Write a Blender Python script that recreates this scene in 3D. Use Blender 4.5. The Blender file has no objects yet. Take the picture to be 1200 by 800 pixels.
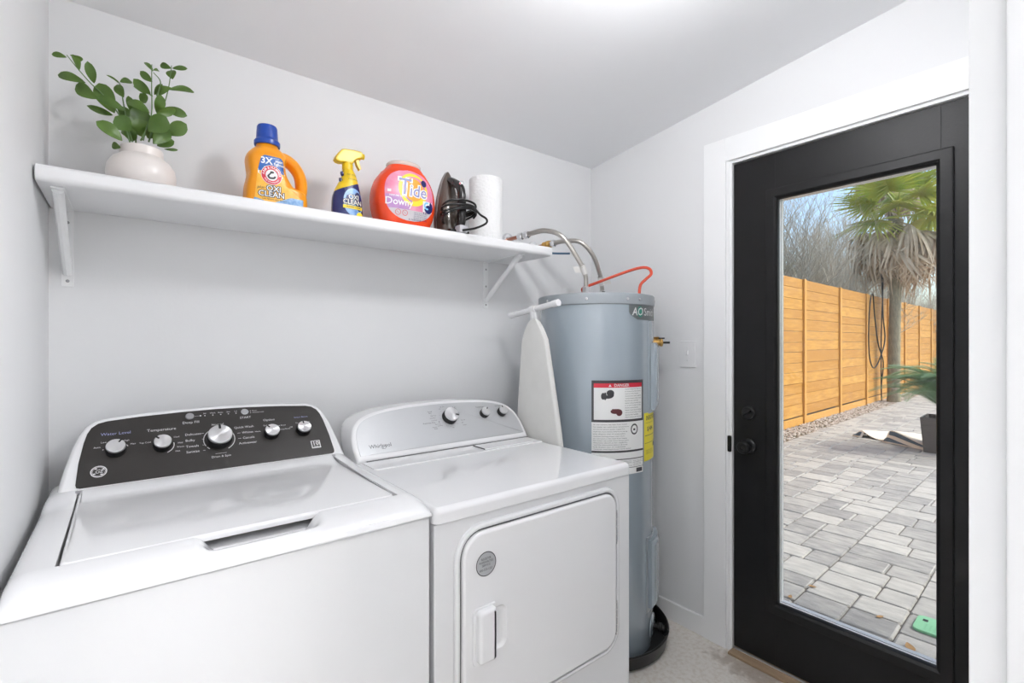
import bpy, bmesh, math, random
from math import sin, cos, pi, radians, sqrt, atan2
from mathutils import Vector, Matrix
random.seed(7)
scene = bpy.context.scene
COL = scene.collection

# ---------------------------------------------------------------- camera, sky, sun, big lights, exposure
CAM = Vector((0.173, -1.883, 1.34))
FPX = 570.0
SY, CY = 570 / math.hypot(720, 570), 720 / math.hypot(720, 570)
FWD = Vector((SY, CY, 0)); RGT = Vector((CY, -SY, 0))
cam_d = bpy.data.cameras.new('camera'); cam = bpy.data.objects.new('camera', cam_d); COL.objects.link(cam)
cam.location = CAM
cam.rotation_euler = (pi / 2, 0, atan2(-SY, CY))
cam_d.sensor_width = 36; cam_d.lens = FPX / 1200 * 36
cam_d.clip_start = 0.01; cam_d.clip_end = 200
scene.camera = cam

world = bpy.data.worlds.new('sky'); scene.world = world; world.use_nodes = True
wn = world.node_tree
sky = wn.nodes.new('ShaderNodeTexSky'); sky.sky_type = 'NISHITA'; sky.sun_disc = False
sky.sun_elevation = radians(46); sky.sun_rotation = radians(150); sky.air_density = 1.0; sky.dust_density = 2.5; sky.ozone_density = 1.5
wn.links.new(sky.outputs[0], wn.nodes['Background'].inputs[0])
wn.nodes['Background'].inputs[1].default_value = 0.30

SUN_TO = Vector((0.42, -0.50, 0.757)).normalized()
sd = bpy.data.lights.new('sun', 'SUN'); sd.energy = 2.3; sd.angle = radians(11); sd.color = (1.0, 0.95, 0.87)
so = bpy.data.objects.new('sun', sd); COL.objects.link(so); so.location = (8, -8, 12)
so.rotation_euler = SUN_TO.to_track_quat('Z', 'Y').to_euler()

def area(name, loc, size, power, color=(1, 1, 1), direction=(0, 0, -1), size_y=None, portal=False, shape='DISK'):
    d = bpy.data.lights.new(name, 'AREA'); d.energy = power; d.color = color; d.shape = shape; d.size = size
    if size_y: d.size_y = size_y
    o = bpy.data.objects.new(name, d); COL.objects.link(o); o.location = loc
    o.rotation_euler = Vector(direction).to_track_quat('-Z', 'Y').to_euler()
    if portal: d.cycles.is_portal = True
    return o
area('door_daylight_portal', (2.40, -1.252, 1.10), 0.52, 1, direction=(-1, 0, 0), size_y=1.68, portal=True, shape='RECTANGLE')

vs = scene.view_settings
vs.view_transform = 'Standard'; vs.look = 'None'; vs.gamma = 1; vs.use_curve_mapping = False; vs.exposure = 0.12
scene.cycles.use_denoising = True
scene.cycles.max_bounces = 12; scene.cycles.diffuse_bounces = 6; scene.cycles.transparent_max_bounces = 16

# ---------------------------------------------------------------- measuring helpers (a pixel of the photo -> a point on a known plane)
def ray(px, py): return FWD + RGT * ((px - 600) / FPX) + Vector((0, 0, 1)) * ((400 - py) / FPX)
def atY(px, py, y): d = ray(px, py); return CAM + d * ((y - CAM.y) / d.y)
def atX(px, py, x): d = ray(px, py); return CAM + d * ((x - CAM.x) / d.x)
def atZ(px, py, z): d = ray(px, py); return CAM + d * ((z - CAM.z) / d.z)
def atT(px, py, t): return CAM + ray(px, py) * t

# ---------------------------------------------------------------- materials
def mat(name, color, rough=0.5, metal=0.0, coat=0.0, bump=0.0, bscale=200.0, var=0.0, vscale=8.0, spec=0.5, color2=None, stretch=None, trans=0.0, emis=None, rnd=0.0, detail=4.0):
    m = bpy.data.materials.new(name); m.use_nodes = True
    nt = m.node_tree; b = nt.nodes['Principled BSDF']
    b.inputs['Base Color'].default_value = (*color, 1)
    b.inputs['Roughness'].default_value = rough; b.inputs['Metallic'].default_value = metal
    b.inputs['Coat Weight'].default_value = coat; b.inputs['Coat Roughness'].default_value = 0.05
    b.inputs['Specular IOR Level'].default_value = spec
    b.inputs['Transmission Weight'].default_value = trans
    if emis:
        b.inputs['Emission Color'].default_value = (*emis[0], 1); b.inputs['Emission Strength'].default_value = emis[1]
    L = nt.links.new
    vec = None
    if var or bump:
        geo = nt.nodes.new('ShaderNodeNewGeometry'); vec = geo.outputs['Position']
        if stretch:
            mp = nt.nodes.new('ShaderNodeMapping'); mp.inputs['Scale'].default_value = stretch; L(vec, mp.inputs[0]); vec = mp.outputs[0]
    if var or rnd:
        mix = nt.nodes.new('ShaderNodeMix'); mix.data_type = 'RGBA'
        c2 = color2 or tuple(c * 0.6 for c in color)
        mix.inputs[6].default_value = (*color, 1); mix.inputs[7].default_value = (*c2, 1)
        fac = None
        if var:
            nz = nt.nodes.new('ShaderNodeTexNoise'); nz.inputs['Scale'].default_value = vscale; nz.inputs['Detail'].default_value = detail
            L(vec, nz.inputs[0])
            mr = nt.nodes.new('ShaderNodeMapRange'); mr.inputs[1].default_value = 0.3; mr.inputs[2].default_value = 0.7; mr.inputs[3].default_value = 0; mr.inputs[4].default_value = var
            L(nz.outputs[0], mr.inputs[0]); fac = mr.outputs[0]
        if rnd:
            g2 = nt.nodes.new('ShaderNodeNewGeometry'); oi = nt.nodes.new('ShaderNodeObjectInfo')
            ad = nt.nodes.new('ShaderNodeMath'); ad.operation = 'ADD'; L(g2.outputs['Random Per Island'], ad.inputs[0]); L(oi.outputs['Random'], ad.inputs[1])
            fr = nt.nodes.new('ShaderNodeMath'); fr.operation = 'FRACT'; L(ad.outputs[0], fr.inputs[0])
            ml = nt.nodes.new('ShaderNodeMath'); ml.operation = 'MULTIPLY'; ml.inputs[1].default_value = rnd; L(fr.outputs[0], ml.inputs[0])
            if fac is not None:
                a2 = nt.nodes.new('ShaderNodeMath'); a2.operation = 'ADD'; a2.use_clamp = True; L(fac, a2.inputs[0]); L(ml.outputs[0], a2.inputs[1]); fac = a2.outputs[0]
            else: fac = ml.outputs[0]
        L(fac, mix.inputs[0]); L(mix.outputs[2], b.inputs['Base Color'])
    if bump:
        nb = nt.nodes.new('ShaderNodeTexNoise'); nb.inputs['Scale'].default_value = bscale; nb.inputs['Detail'].default_value = 3
        L(vec, nb.inputs[0])
        bp = nt.nodes.new('ShaderNodeBump'); bp.inputs['Strength'].default_value = bump; bp.inputs['Distance'].default_value = 0.002
        L(nb.outputs[0], bp.inputs['Height']); L(bp.outputs[0], b.inputs['Normal'])
    return m

M_wall = mat('wall_paint', (0.765, 0.768, 0.775), 0.55, bump=0.12, bscale=90, spec=0.3)
M_ceil = mat('ceiling_paint', (0.88, 0.885, 0.90), 0.7, bump=0.1, bscale=70, spec=0.2)
M_trim = mat('trim_paint', (0.86, 0.865, 0.87), 0.45)
M_shelf = mat('shelf_paint', (0.83, 0.83, 0.84), 0.4, bump=0.08, bscale=60)
M_black = mat('door_black_paint', (0.0075, 0.0075, 0.008), 0.42, bump=0.15, bscale=120, var=0.35, vscale=9, color2=(0.014, 0.014, 0.015), spec=0.28)
M_blackm = mat('black_metal', (0.010, 0.010, 0.011), 0.35, metal=0.3)
M_white = mat('white_enamel', (0.80, 0.80, 0.81), 0.10, coat=0.6, bump=0.012, bscale=25)
M_cab = mat('white_cabinet_paint', (0.75, 0.755, 0.765), 0.24, bump=0.03, bscale=160, coat=0.4)
M_plast = mat('white_plastic', (0.80, 0.80, 0.81), 0.25)
M_satin = mat('satin_grey_panel', (0.52, 0.53, 0.545), 0.38, metal=0.35)
M_panel = mat('dark_control_glass', (0.028, 0.025, 0.023), 0.36, coat=0.0, bump=0.02, bscale=700)
M_steel = mat('brushed_steel', (0.62, 0.63, 0.64), 0.24, metal=1.0)
M_knob = mat('turned_steel', (0.80, 0.80, 0.81), 0.30, metal=1.0)
_b = M_knob.node_tree.nodes['Principled BSDF']; _b.inputs['Anisotropic'].default_value = 0.85
_t = M_knob.node_tree.nodes.new('ShaderNodeTangent'); _t.direction_type = 'RADIAL'; _t.axis = 'Z'; M_knob.node_tree.links.new(_t.outputs[0], _b.inputs['Tangent'])
M_chrome = mat('chrome', (0.78, 0.78, 0.79), 0.12, metal=1.0)
M_rubber = mat('dark_rubber', (0.012, 0.012, 0.013), 0.5)
M_gap = mat('gap_shade_grey', (0.10, 0.10, 0.105), 0.6)  # dark grey that stands in for the shade inside gaps
M_grey = mat('grey_plastic', (0.33, 0.33, 0.34), 0.4)
M_ink = mat('dark_print', (0.05, 0.05, 0.055), 0.5)
M_inkw = mat('white_print', (0.72, 0.72, 0.72), 0.5)
M_inkb = mat('pale_blue_print', (0.34, 0.37, 0.62), 0.5)
M_tank = mat('grey_blue_enamel', (0.33, 0.385, 0.43), 0.16, coat=1.0, spec=0.8, bump=0.010, bscale=8)
M_tankd = mat('grey_enamel_cap', (0.33, 0.36, 0.385), 0.30)
M_pan = mat('black_pan_plastic', (0.010, 0.010, 0.010), 0.38, bump=0.3, bscale=40)
M_brass = mat('brass', (0.55, 0.33, 0.10), 0.35, metal=0.9)
M_copper = mat('copper', (0.42, 0.19, 0.13), 0.4, metal=0.9)
M_braid = mat('stainless_corrugated', (0.56, 0.53, 0.49), 0.30, metal=1.0)
M_red = mat('orange_cable_jacket', (0.62, 0.075, 0.035), 0.4)
M_blue_lever = mat('blue_lever', (0.07, 0.15, 0.24), 0.45)
M_cloth = mat('white_board_cover', (0.72, 0.715, 0.69), 0.85, bump=0.25, bscale=350, var=0.2, vscale=25, color2=(0.60, 0.595, 0.57))
M_floor = None
M_orange = mat('yellow_orange_plastic', (0.88, 0.325, 0.006), 0.30)
M_capblue = mat('blue_cap_plastic', (0.008, 0.055, 0.34), 0.30)
M_lblue = mat('label_blue', (0.018, 0.11, 0.40), 0.35)
M_lsky = mat('label_sky', (0.42, 0.62, 0.82), 0.35, var=1.0, vscale=60, color2=(0.08, 0.26, 0.58))
M_lwhite = mat('label_white', (0.86, 0.86, 0.85), 0.35)
M_lyel = mat('label_yellow', (0.90, 0.44, 0.025), 0.35, var=0.6, vscale=60, color2=(0.92, 0.58, 0.14))
M_lred = mat('label_red', (0.62, 0.025, 0.05), 0.35)
M_navy = mat('navy_label', (0.017, 0.024, 0.13), 0.25)
M_sprayy = mat('yellow_plastic', (0.78, 0.53, 0.010), 0.32)
M_tub = mat('orange_red_plastic', (0.78, 0.058, 0.009), 0.25)
M_lid = mat('pale_lid_plastic', (0.66, 0.54, 0.50), 0.25)
M_pink = mat('label_pink', (0.72, 0.16, 0.30), 0.3, var=0.7, vscale=28, color2=(0.80, 0.42, 0.54))
M_purple = mat('label_purple', (0.40, 0.20, 0.50), 0.3, var=0.6, vscale=24, color2=(0.75, 0.45, 0.60))
M_lgrey = mat('label_grey', (0.60, 0.58, 0.60), 0.3)
M_lorange = mat('label_orange', (0.90, 0.36, 0.03), 0.3)
M_bright = mat('label_bright_yellow', (0.93, 0.70, 0.03), 0.3)
M_ceramic = mat('blush_white_ceramic', (0.80, 0.755, 0.73), 0.28, var=0.5, vscale=9, color2=(0.82, 0.74, 0.69))
M_soil = mat('soil', (0.05, 0.035, 0.022), 0.9, bump=0.5, bscale=120)
M_stem = mat('stem_green', (0.12, 0.21, 0.07), 0.5)
M_paper = mat('paper_towel', (0.84, 0.84, 0.84), 0.9)
M_card = mat('cardboard', (0.42, 0.30, 0.18), 0.8)
M_iron = mat('iron_smoky_plastic', (0.095, 0.072, 0.060), 0.16, coat=0.3)
M_ironb = mat('iron_black_plastic', (0.018, 0.016, 0.016), 0.25)
M_sole = mat('iron_soleplate', (0.26, 0.24, 0.235), 0.35, metal=0.5)
M_cord = mat('black_cord', (0.008, 0.008, 0.008), 0.35)
M_alu = mat('aluminium', (0.68, 0.68, 0.68), 0.4, metal=0.8)
M_tread = mat('threshold_wood', (0.42, 0.30, 0.19), 0.5, var=0.6, vscale=30, stretch=(1, 0.1, 1), color2=(0.26, 0.18, 0.11))
M_lampd = mat('lamp_diffuser', (0.9, 0.9, 0.88), 0.4, emis=((1.0, 0.96, 0.90), 6.0))

def floor_mat():
    m = mat('speckled_floor', (0.74, 0.68, 0.61), 0.35, bump=0.05, bscale=120)
    nt = m.node_tree; b = nt.nodes['Principled BSDF']; L = nt.links.new
    geo = nt.nodes.new('ShaderNodeNewGeometry')
    n1 = nt.nodes.new('ShaderNodeTexNoise'); n1.inputs['Scale'].default_value = 55; n1.inputs['Detail'].default_value = 8; L(geo.outputs['Position'], n1.inputs[0])
    r1 = nt.nodes.new('ShaderNodeValToRGB'); r1.color_ramp.elements[0].position = 0.33; r1.color_ramp.elements[0].color = (0.66, 0.60, 0.53, 1)
    r1.color_ramp.elements[1].position = 0.56; r1.color_ramp.elements[1].color = (0.77, 0.73, 0.68, 1); L(n1.outputs[0], r1.inputs[0])
    # worn brown stain at the foot of the door casing
    mp = nt.nodes.new('ShaderNodeMapping'); mp.inputs['Location'].default_value = (-2.165, 0.93, 0); L(geo.outputs['Position'], mp.inputs[0])
    sc = nt.nodes.new('ShaderNodeVectorMath'); sc.operation = 'MULTIPLY'; sc.inputs[1].default_value = (1 / 0.09, 1 / 0.20, 0); L(mp.outputs[0], sc.inputs[0])
    ln = nt.nodes.new('ShaderNodeVectorMath'); ln.operation = 'LENGTH'; L(sc.outputs[0], ln.inputs[0])
    n2 = nt.nodes.new('ShaderNodeTexNoise'); n2.inputs['Scale'].default_value = 26; n2.inputs['Detail'].default_value = 6; L(geo.outputs['Position'], n2.inputs[0])
    sb = nt.nodes.new('ShaderNodeMath'); sb.operation = 'SUBTRACT'; L(n2.outputs[0], sb.inputs[0]); 
    ml = nt.nodes.new('ShaderNodeMath'); ml.operation = 'MULTIPLY'; ml.inputs[1].default_value = 0.5; L(ln.outputs['Value'], ml.inputs[0]); L(ml.outputs[0], sb.inputs[1])
    mr = nt.nodes.new('ShaderNodeMapRange'); mr.inputs[1].default_value = 0.02; mr.inputs[2].default_value = 0.28; mr.inputs[4].default_value = 0.5; L(sb.outputs[0], mr.inputs[0])
    mx = nt.nodes.new('ShaderNodeMix'); mx.data_type = 'RGBA'; mx.inputs[7].default_value = (0.20, 0.13, 0.08, 1)
    L(mr.outputs[0], mx.inputs[0]); L(r1.outputs[0], mx.inputs[6]); L(mx.outputs[2], b.inputs['Base Color'])
    return m
M_floor = floor_mat()

def glass_mat():
    m = bpy.data.materials.new('clear_glass'); m.use_nodes = True; nt = m.node_tree; nt.nodes.clear()
    o = nt.nodes.new('ShaderNodeOutputMaterial'); t = nt.nodes.new('ShaderNodeBsdfTransparent'); g = nt.nodes.new('ShaderNodeBsdfGlossy')
    g.inputs['Roughness'].default_value = 0.0; t.inputs[0].default_value = (0.95, 0.97, 0.96, 1)
    f = nt.nodes.new('ShaderNodeFresnel'); f.inputs[0].default_value = 1.45
    x = nt.nodes.new('ShaderNodeMixShader'); L = nt.links.new
    L(f.outputs[0], x.inputs[0]); L(t.outputs[0], x.inputs[1]); L(g.outputs[0], x.inputs[2]); L(x.outputs[0], o.inputs[0])
    return m
M_glass = glass_mat()

def paper_mat():
    m = M_paper; nt = m.node_tree; b = nt.nodes['Principled BSDF']; L = nt.links.new
    tc = nt.nodes.new('ShaderNodeTexCoord'); w1 = nt.nodes.new('ShaderNodeTexVoronoi'); w1.inputs['Scale'].default_value = 95
    L(tc.outputs['Object'], w1.inputs['Vector'])
    bp = nt.nodes.new('ShaderNodeBump'); bp.inputs['Strength'].default_value = 0.6; bp.inputs['Distance'].default_value = 0.003
    L(w1.outputs['Distance'], bp.inputs['Height']); L(bp.outputs[0], b.inputs['Normal'])
paper_mat()

def translucent(m, col, f=0.3):
    nt = m.node_tree; b = nt.nodes['Principled BSDF']; o = nt.nodes['Material Output']; t = nt.nodes.new('ShaderNodeBsdfTranslucent'); t.inputs[0].default_value = (*col, 1)
    x = nt.nodes.new('ShaderNodeMixShader'); x.inputs[0].default_value = f; L = nt.links.new
    L(b.outputs[0], x.inputs[1]); L(t.outputs[0], x.inputs[2]); L(x.outputs[0], o.inputs[0]); return m
def paver_mat():
    m = mat('paver_concrete', (0.56, 0.54, 0.50), 0.85, bump=0.8, bscale=3, var=0.5, vscale=1.0, stretch=(26, 9, 26), color2=(0.25, 0.245, 0.24), rnd=0.6, detail=8)
    return m
M_leaf = translucent(mat('leaf_green', (0.125, 0.225, 0.035), 0.38, var=0.6, vscale=22, color2=(0.055, 0.125, 0.022), rnd=0.35), (0.16, 0.26, 0.03), 0.15)
M_paver = paver_mat()
M_sand = mat('joint_sand', (0.14, 0.125, 0.11), 0.95, bump=0.5, bscale=90)
M_dirt = mat('ground_dirt', (0.22, 0.18, 0.13), 0.95, var=0.8, vscale=3, color2=(0.12, 0.12, 0.07))
M_stone = mat('pale_gravel', (0.72, 0.66, 0.60), 0.9, rnd=0.8, color2=(0.34, 0.27, 0.22))
M_wood = mat('cedar_boards', (0.69, 0.365, 0.075), 0.65, bump=0.3, bscale=1.0, var=0.85, vscale=1.0, stretch=(2.2, 40, 28), color2=(0.48, 0.22, 0.035), rnd=0.6)
M_post = mat('fence_post_wood', (0.70, 0.37, 0.08), 0.6, var=0.5, vscale=1.0, stretch=(50, 50, 3), color2=(0.50, 0.22, 0.045))
M_bark = mat('palm_bark', (0.36, 0.32, 0.21), 0.9, bump=0.8, bscale=1.0, var=0.8, vscale=1.0, stretch=(30, 30, 8), color2=(0.17, 0.15, 0.10))
M_palmg = translucent(mat('palm_green', (0.27, 0.40, 0.07), 0.4, var=0.75, vscale=4.0, color2=(0.66, 0.52, 0.09), rnd=0.15), (0.35, 0.45, 0.06))
M_palmd = mat('palm_dead', (0.82, 0.66, 0.48), 0.8, var=0.7, vscale=6, color2=(0.46, 0.36, 0.24), rnd=0.3)
M_sago = translucent(mat('cycad_green', (0.13, 0.30, 0.17), 0.35, var=0.6, vscale=12, color2=(0.24, 0.36, 0.14), rnd=0.3), (0.15, 0.30, 0.10))
M_twig = mat('bare_twigs', (0.42, 0.37, 0.29), 0.9, rnd=0.7, color2=(0.66, 0.61, 0.52))
M_planter = mat('dark_brown_planter', (0.060, 0.048, 0.043), 0.55, var=0.5, vscale=1.0, stretch=(2, 2, 60), color2=(0.12, 0.10, 0.09))
M_rugw = mat('rug_beige', (0.80, 0.74, 0.66), 0.95, bump=0.4, bscale=300)
M_rugb = mat('rug_blue', (0.075, 0.12, 0.17), 0.95, bump=0.4, bscale=300)
M_green = mat('green_cover_plastic', (0.22, 0.52, 0.30), 0.6, bump=0.3, bscale=60)
M_dry = mat('dry_leaf', (0.42, 0.24, 0.09), 0.8)
M_stucco = mat('exterior_siding', (0.62, 0.62, 0.60), 0.8)

# ---------------------------------------------------------------- mesh helpers
class MB:
    def __init__(s): s.v = []; s.f = []; s.m = []
    def add(s, v, f, m=0):
        n = len(s.v); s.v += [tuple(p) for p in v]; s.f += [tuple(i + n for i in q) for q in f]; s.m += [m] * len(f); return s
    def box(s, x0, x1, y0, y1, z0, z1, b=0.0, seg=2, m=0):
        x0, x1 = min(x0, x1), max(x0, x1); y0, y1 = min(y0, y1), max(y0, y1); z0, z1 = min(z0, z1), max(z0, z1)
        if b <= 0:
            v = [(x, y, z) for z in (z0, z1) for y in (y0, y1) for x in (x0, x1)]
            return s.add(v, [(0, 2, 3, 1), (4, 5, 7, 6), (0, 1, 5, 4), (2, 6, 7, 3), (0, 4, 6, 2), (1, 3, 7, 5)], m)
        bm = bmesh.new(); bmesh.ops.create_cube(bm, size=1)
        for v in bm.verts: v.co = Vector((x0 + (v.co.x + .5) * (x1 - x0), y0 + (v.co.y + .5) * (y1 - y0), z0 + (v.co.z + .5) * (z1 - z0)))
        bmesh.ops.bevel(bm, geom=bm.edges[:], offset=b, segments=seg, profile=0.5, affect='EDGES')
        s.bm(bm, m); return s
    def bm(s, bm, m=0):
        bm.verts.index_update(); s.add([v.co[:] for v in bm.verts], [[v.index for v in f.verts] for f in bm.faces], m); bm.free()
    def rings(s, rings, cap0=True, cap1=True, closed=True, m=0):
        n = len(rings[0]); v = [p for r in rings for p in r]; f = []
        for i in range(len(rings) - 1):
            for j in range(n if closed else n - 1):
                k = (j + 1) % n; f.append((i * n + j, i * n + k, (i + 1) * n + k, (i + 1) * n + j))
        if cap0: f.append(tuple(reversed(range(n))))
        if cap1: f.append(tuple(range((len(rings) - 1) * n, len(rings) * n)))
        return s.add(v, f, m)
    def lathe(s, prof, c=(0, 0, 0), axis=(0, 0, 1), seg=32, cap0=True, cap1=True, m=0):
        a = Vector(axis).normalized(); u = a.orthogonal().normalized(); w = a.cross(u); c = Vector(c)
        R = [[c + a * h + (u * cos(2 * pi * j / seg) + w * sin(2 * pi * j / seg)) * r for j in range(seg)] for r, h in prof]
        return s.rings(R, cap0, cap1, m=m)
    def tube(s, pts, r, seg=8, closed=False, m=0, caps=True, smooth=0):
        P = [Vector(p) for p in pts]
        if smooth: P = catmull(P, smooth, closed)
        n = len(P); rr = r if callable(r) else (lambda t: r)
        R = []; u = None
        for i in range(n):
            if closed: t = (P[(i + 1) % n] - P[i - 1])
            else: t = P[min(i + 1, n - 1)] - P[max(i - 1, 0)]
            t.normalize()
            u = t.orthogonal() if u is None else (u - t * u.dot(t))
            u.normalize(); w = t.cross(u); q = rr(i / max(1, n - 1))
            R.append([P[i] + (u * cos(2 * pi * j / seg) + w * sin(2 * pi * j / seg)) * q for j in range(seg)])
        if closed: R.append(R[0]); return s.rings(R, False, False, m=m)
        return s.rings(R, caps, caps, m=m)
    def plate(s, outline, t, fn, b=0.0, back=True, m=0, steps=2):
        """outline (u,v) counter-clockwise; fn(u,v,w)->3D; thickness t, rounded front edge b"""
        rings = [[fn(u, v, 0) for u, v in outline]]
        if b > 0:
            for k in range(steps + 1):
                a = (pi / 2) * k / steps
                o = offset(outline, -b * (1 - cos(a)))
                rings.append([fn(u, v, t - b + b * sin(a)) for u, v in o])
        else: rings.append([fn(u, v, t) for u, v in outline])
        return s.rings(rings, back, True, m=m)
    def flat(s, outline, fn, w=0.0, m=0):
        return s.add([fn(u, v, w) for u, v in outline], [tuple(range(len(outline)))], m)
    def strip(s, v0, v1, lf, rt, fn, w=0.0, nu=10, nv=8, m=0):
        """curved label patch: rows from v0 to v1, between lf(v) and rt(v)"""
        V = []; F = []
        for i in range(nv + 1):
            v = v0 + (v1 - v0) * i / nv; a, b = lf(v), rt(v)
            for j in range(nu + 1): V.append(fn(a + (b - a) * j / nu, v, w))
        for i in range(nv):
            for j in range(nu):
                a = i * (nu + 1) + j; F.append((a, a + 1, a + nu + 2, a + nu + 1))
        return s.add(V, F, m)
    def rect(s, u0, u1, v0, v1, fn, w=0.0, nu=1, nv=1, m=0): return s.strip(v0, v1, lambda v: u0, lambda v: u1, fn, w, nu, nv, m)
    def disc(s, u, v, ru, rv, fn, w=0.0, n=28, inner=0.0, a0=0, a1=2 * pi, m=0):
        V = []; F = []; full = abs(a1 - a0 - 2 * pi) < 1e-6
        k = n if full else n + 1
        for i in range(k):
            a = a0 + (a1 - a0) * i / n
            V.append(fn(u + ru * cos(a), v + rv * sin(a), w)); V.append(fn(u + ru * inner * cos(a), v + rv * inner * sin(a), w))
        for i in range(n):
            j = (i + 1) % k; F.append((2 * i, 2 * j, 2 * j + 1, 2 * i + 1))
        return s.add(V, F, m)
    def text(s, body, size, u, v, fn, w=0.0, align='CENTER', m=0, shear=0.0, sx=1.0, rot=0.0, fat=0.0):
        V, F = text_mesh(body, align, shear, fat)
        c, d = cos(rot), sin(rot)
        return s.add([fn(u + (x * sx * c - y * d) * size, v + (x * sx * d + y * c) * size, w) for x, y in V], F, m)

_tc = {}
def text_mesh(body, align, shear, fat=0.0):
    k = (body, align, shear, fat)
    if k in _tc: return _tc[k]
    c = bpy.data.curves.new('t', 'FONT'); c.body = body; c.size = 1; c.align_x = align; c.align_y = 'CENTER'; c.shear = shear; c.resolution_u = 2; c.offset = fat
    o = bpy.data.objects.new('t', c); COL.objects.link(o)
    dg = bpy.context.evaluated_depsgraph_get(); me = bpy.data.meshes.new_from_object(o.evaluated_get(dg))
    r = ([(p.co.x, p.co.y) for p in me.vertices], [tuple(q.vertices) for q in me.polygons])
    bpy.data.objects.remove(o); bpy.data.curves.remove(c); bpy.data.meshes.remove(me)
    _tc[k] = r; return r

def catmull(P, n, closed=False):
    out = []; N = len(P)
    rng = range(N) if closed else range(N - 1)
    for i in rng:
        if closed: a, b, c, d = P[i - 1], P[i], P[(i + 1) % N], P[(i + 2) % N]
        else: a, b, c, d = P[max(i - 1, 0)], P[i], P[i + 1], P[min(i + 2, N - 1)]
        for k in range(n):
            t = k / n
            out.append(0.5 * (2 * b + (c - a) * t + (2 * a - 5 * b + 4 * c - d) * t * t + (3 * b - a - 3 * c + d) * t ** 3))
    if not closed: out.append(P[-1])
    return out
def offset(o, d):
    n = len(o); r = []
    for i in range(n):
        a, b, c = Vector(o[i - 1]), Vector(o[i]), Vector(o[(i + 1) % n])
        e1, e2 = (b - a), (c - b)
        if e1.length < 1e-9: e1 = e2
        if e2.length < 1e-9: e2 = e1
        e1.normalize(); e2.normalize()
        n1, n2 = Vector((e1.y, -e1.x)), Vector((e2.y, -e2.x))
        m = n1 + n2
        if m.length < 1e-6: m = n1
        m.normalize(); k = d / max(0.4, m.dot(n1)); r.append((b.x + m.x * k, b.y + m.y * k))
    return r
def rrect(u0, u1, v0, v1, r, n=6):
    rs = r if isinstance(r, (tuple, list)) else (r, r, r, r)    # bl, br, tr, tl
    out = []
    for (cu, cv, su, sv, a0, q) in ((u0, v0, 1, 1, pi, rs[0]), (u1, v0, -1, 1, 1.5 * pi, rs[1]), (u1, v1, -1, -1, 0, rs[2]), (u0, v1, 1, -1, .5 * pi, rs[3])):
        for k in range(n + 1):
            a = a0 + pi / 2 * k / n; out.append((cu + su * q + q * cos(a), cv + sv * q + q * sin(a)))
    return out

_root = {}
def make_mesh(name, mb, mats, off=(0, 0, 0), sharp=35):
    me = bpy.data.meshes.new(name)
    me.from_pydata([(p[0] - off[0], p[1] - off[1], p[2] - off[2]) for p in mb.v], [], mb.f)
    for m in (mats if isinstance(mats, (list, tuple)) else [mats]): me.materials.append(m)
    if any(mb.m): me.polygons.foreach_set('material_index', mb.m)
    bm = bmesh.new(); bm.from_mesh(me)
    bmesh.ops.recalc_face_normals(bm, faces=bm.faces[:])
    th = radians(sharp)
    for f in bm.faces: f.smooth = True
    for e in bm.edges:
        if len(e.link_faces) == 2 and e.calc_face_angle(0) > th: e.smooth = False
    bm.to_mesh(me); bm.free(); return me
def thing(name, label, cat, loc, group=None, kind=None):
    o = bpy.data.objects.new(name, None); o.empty_display_size = 0.1; COL.objects.link(o); o.location = loc
    if label: o['label'] = label
    if cat: o['category'] = cat
    if group: o['group'] = group
    if kind: o['kind'] = kind
    _root[o.name] = Vector(loc); return o
def weigh(o, sharp):
    if sharp > 5 and len(o.data.polygons) < 6000:
        w = o.modifiers.new('weighted_normal', 'WEIGHTED_NORMAL'); w.keep_sharp = True; w.weight = 60
def part(name, mb, mats, parent, label=None, kind=None, sharp=35):
    off = _root[parent.name]
    o = bpy.data.objects.new(name, make_mesh(name, mb, mats, off, sharp)); COL.objects.link(o); o.parent = parent
    _root[o.name] = off; weigh(o, sharp)
    if label: o['label'] = label
    if kind: o['kind'] = kind
    return o
def solo(name, mb, mats, label, cat, group=None, kind=None, sharp=35):
    xs = [p[0] for p in mb.v]; ys = [p[1] for p in mb.v]; zs = [p[2] for p in mb.v]
    off = ((min(xs) + max(xs)) / 2, (min(ys) + max(ys)) / 2, min(zs))
    o = bpy.data.objects.new(name, make_mesh(name, mb, mats, off, sharp)); COL.objects.link(o); o.location = off
    if label: o['label'] = label
    if cat: o['category'] = cat
    if group: o['group'] = group
    if kind: o['kind'] = kind
    _root[o.name] = Vector(off); weigh(o, sharp); return o
def struct(name, mb, mats, label=None): return solo(name, mb, mats, label, None, kind='structure')
def put(name, me, parent, matrix):
    o = bpy.data.objects.new(name, me); COL.objects.link(o); o.parent = parent; o.matrix_local = matrix; return o

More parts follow.
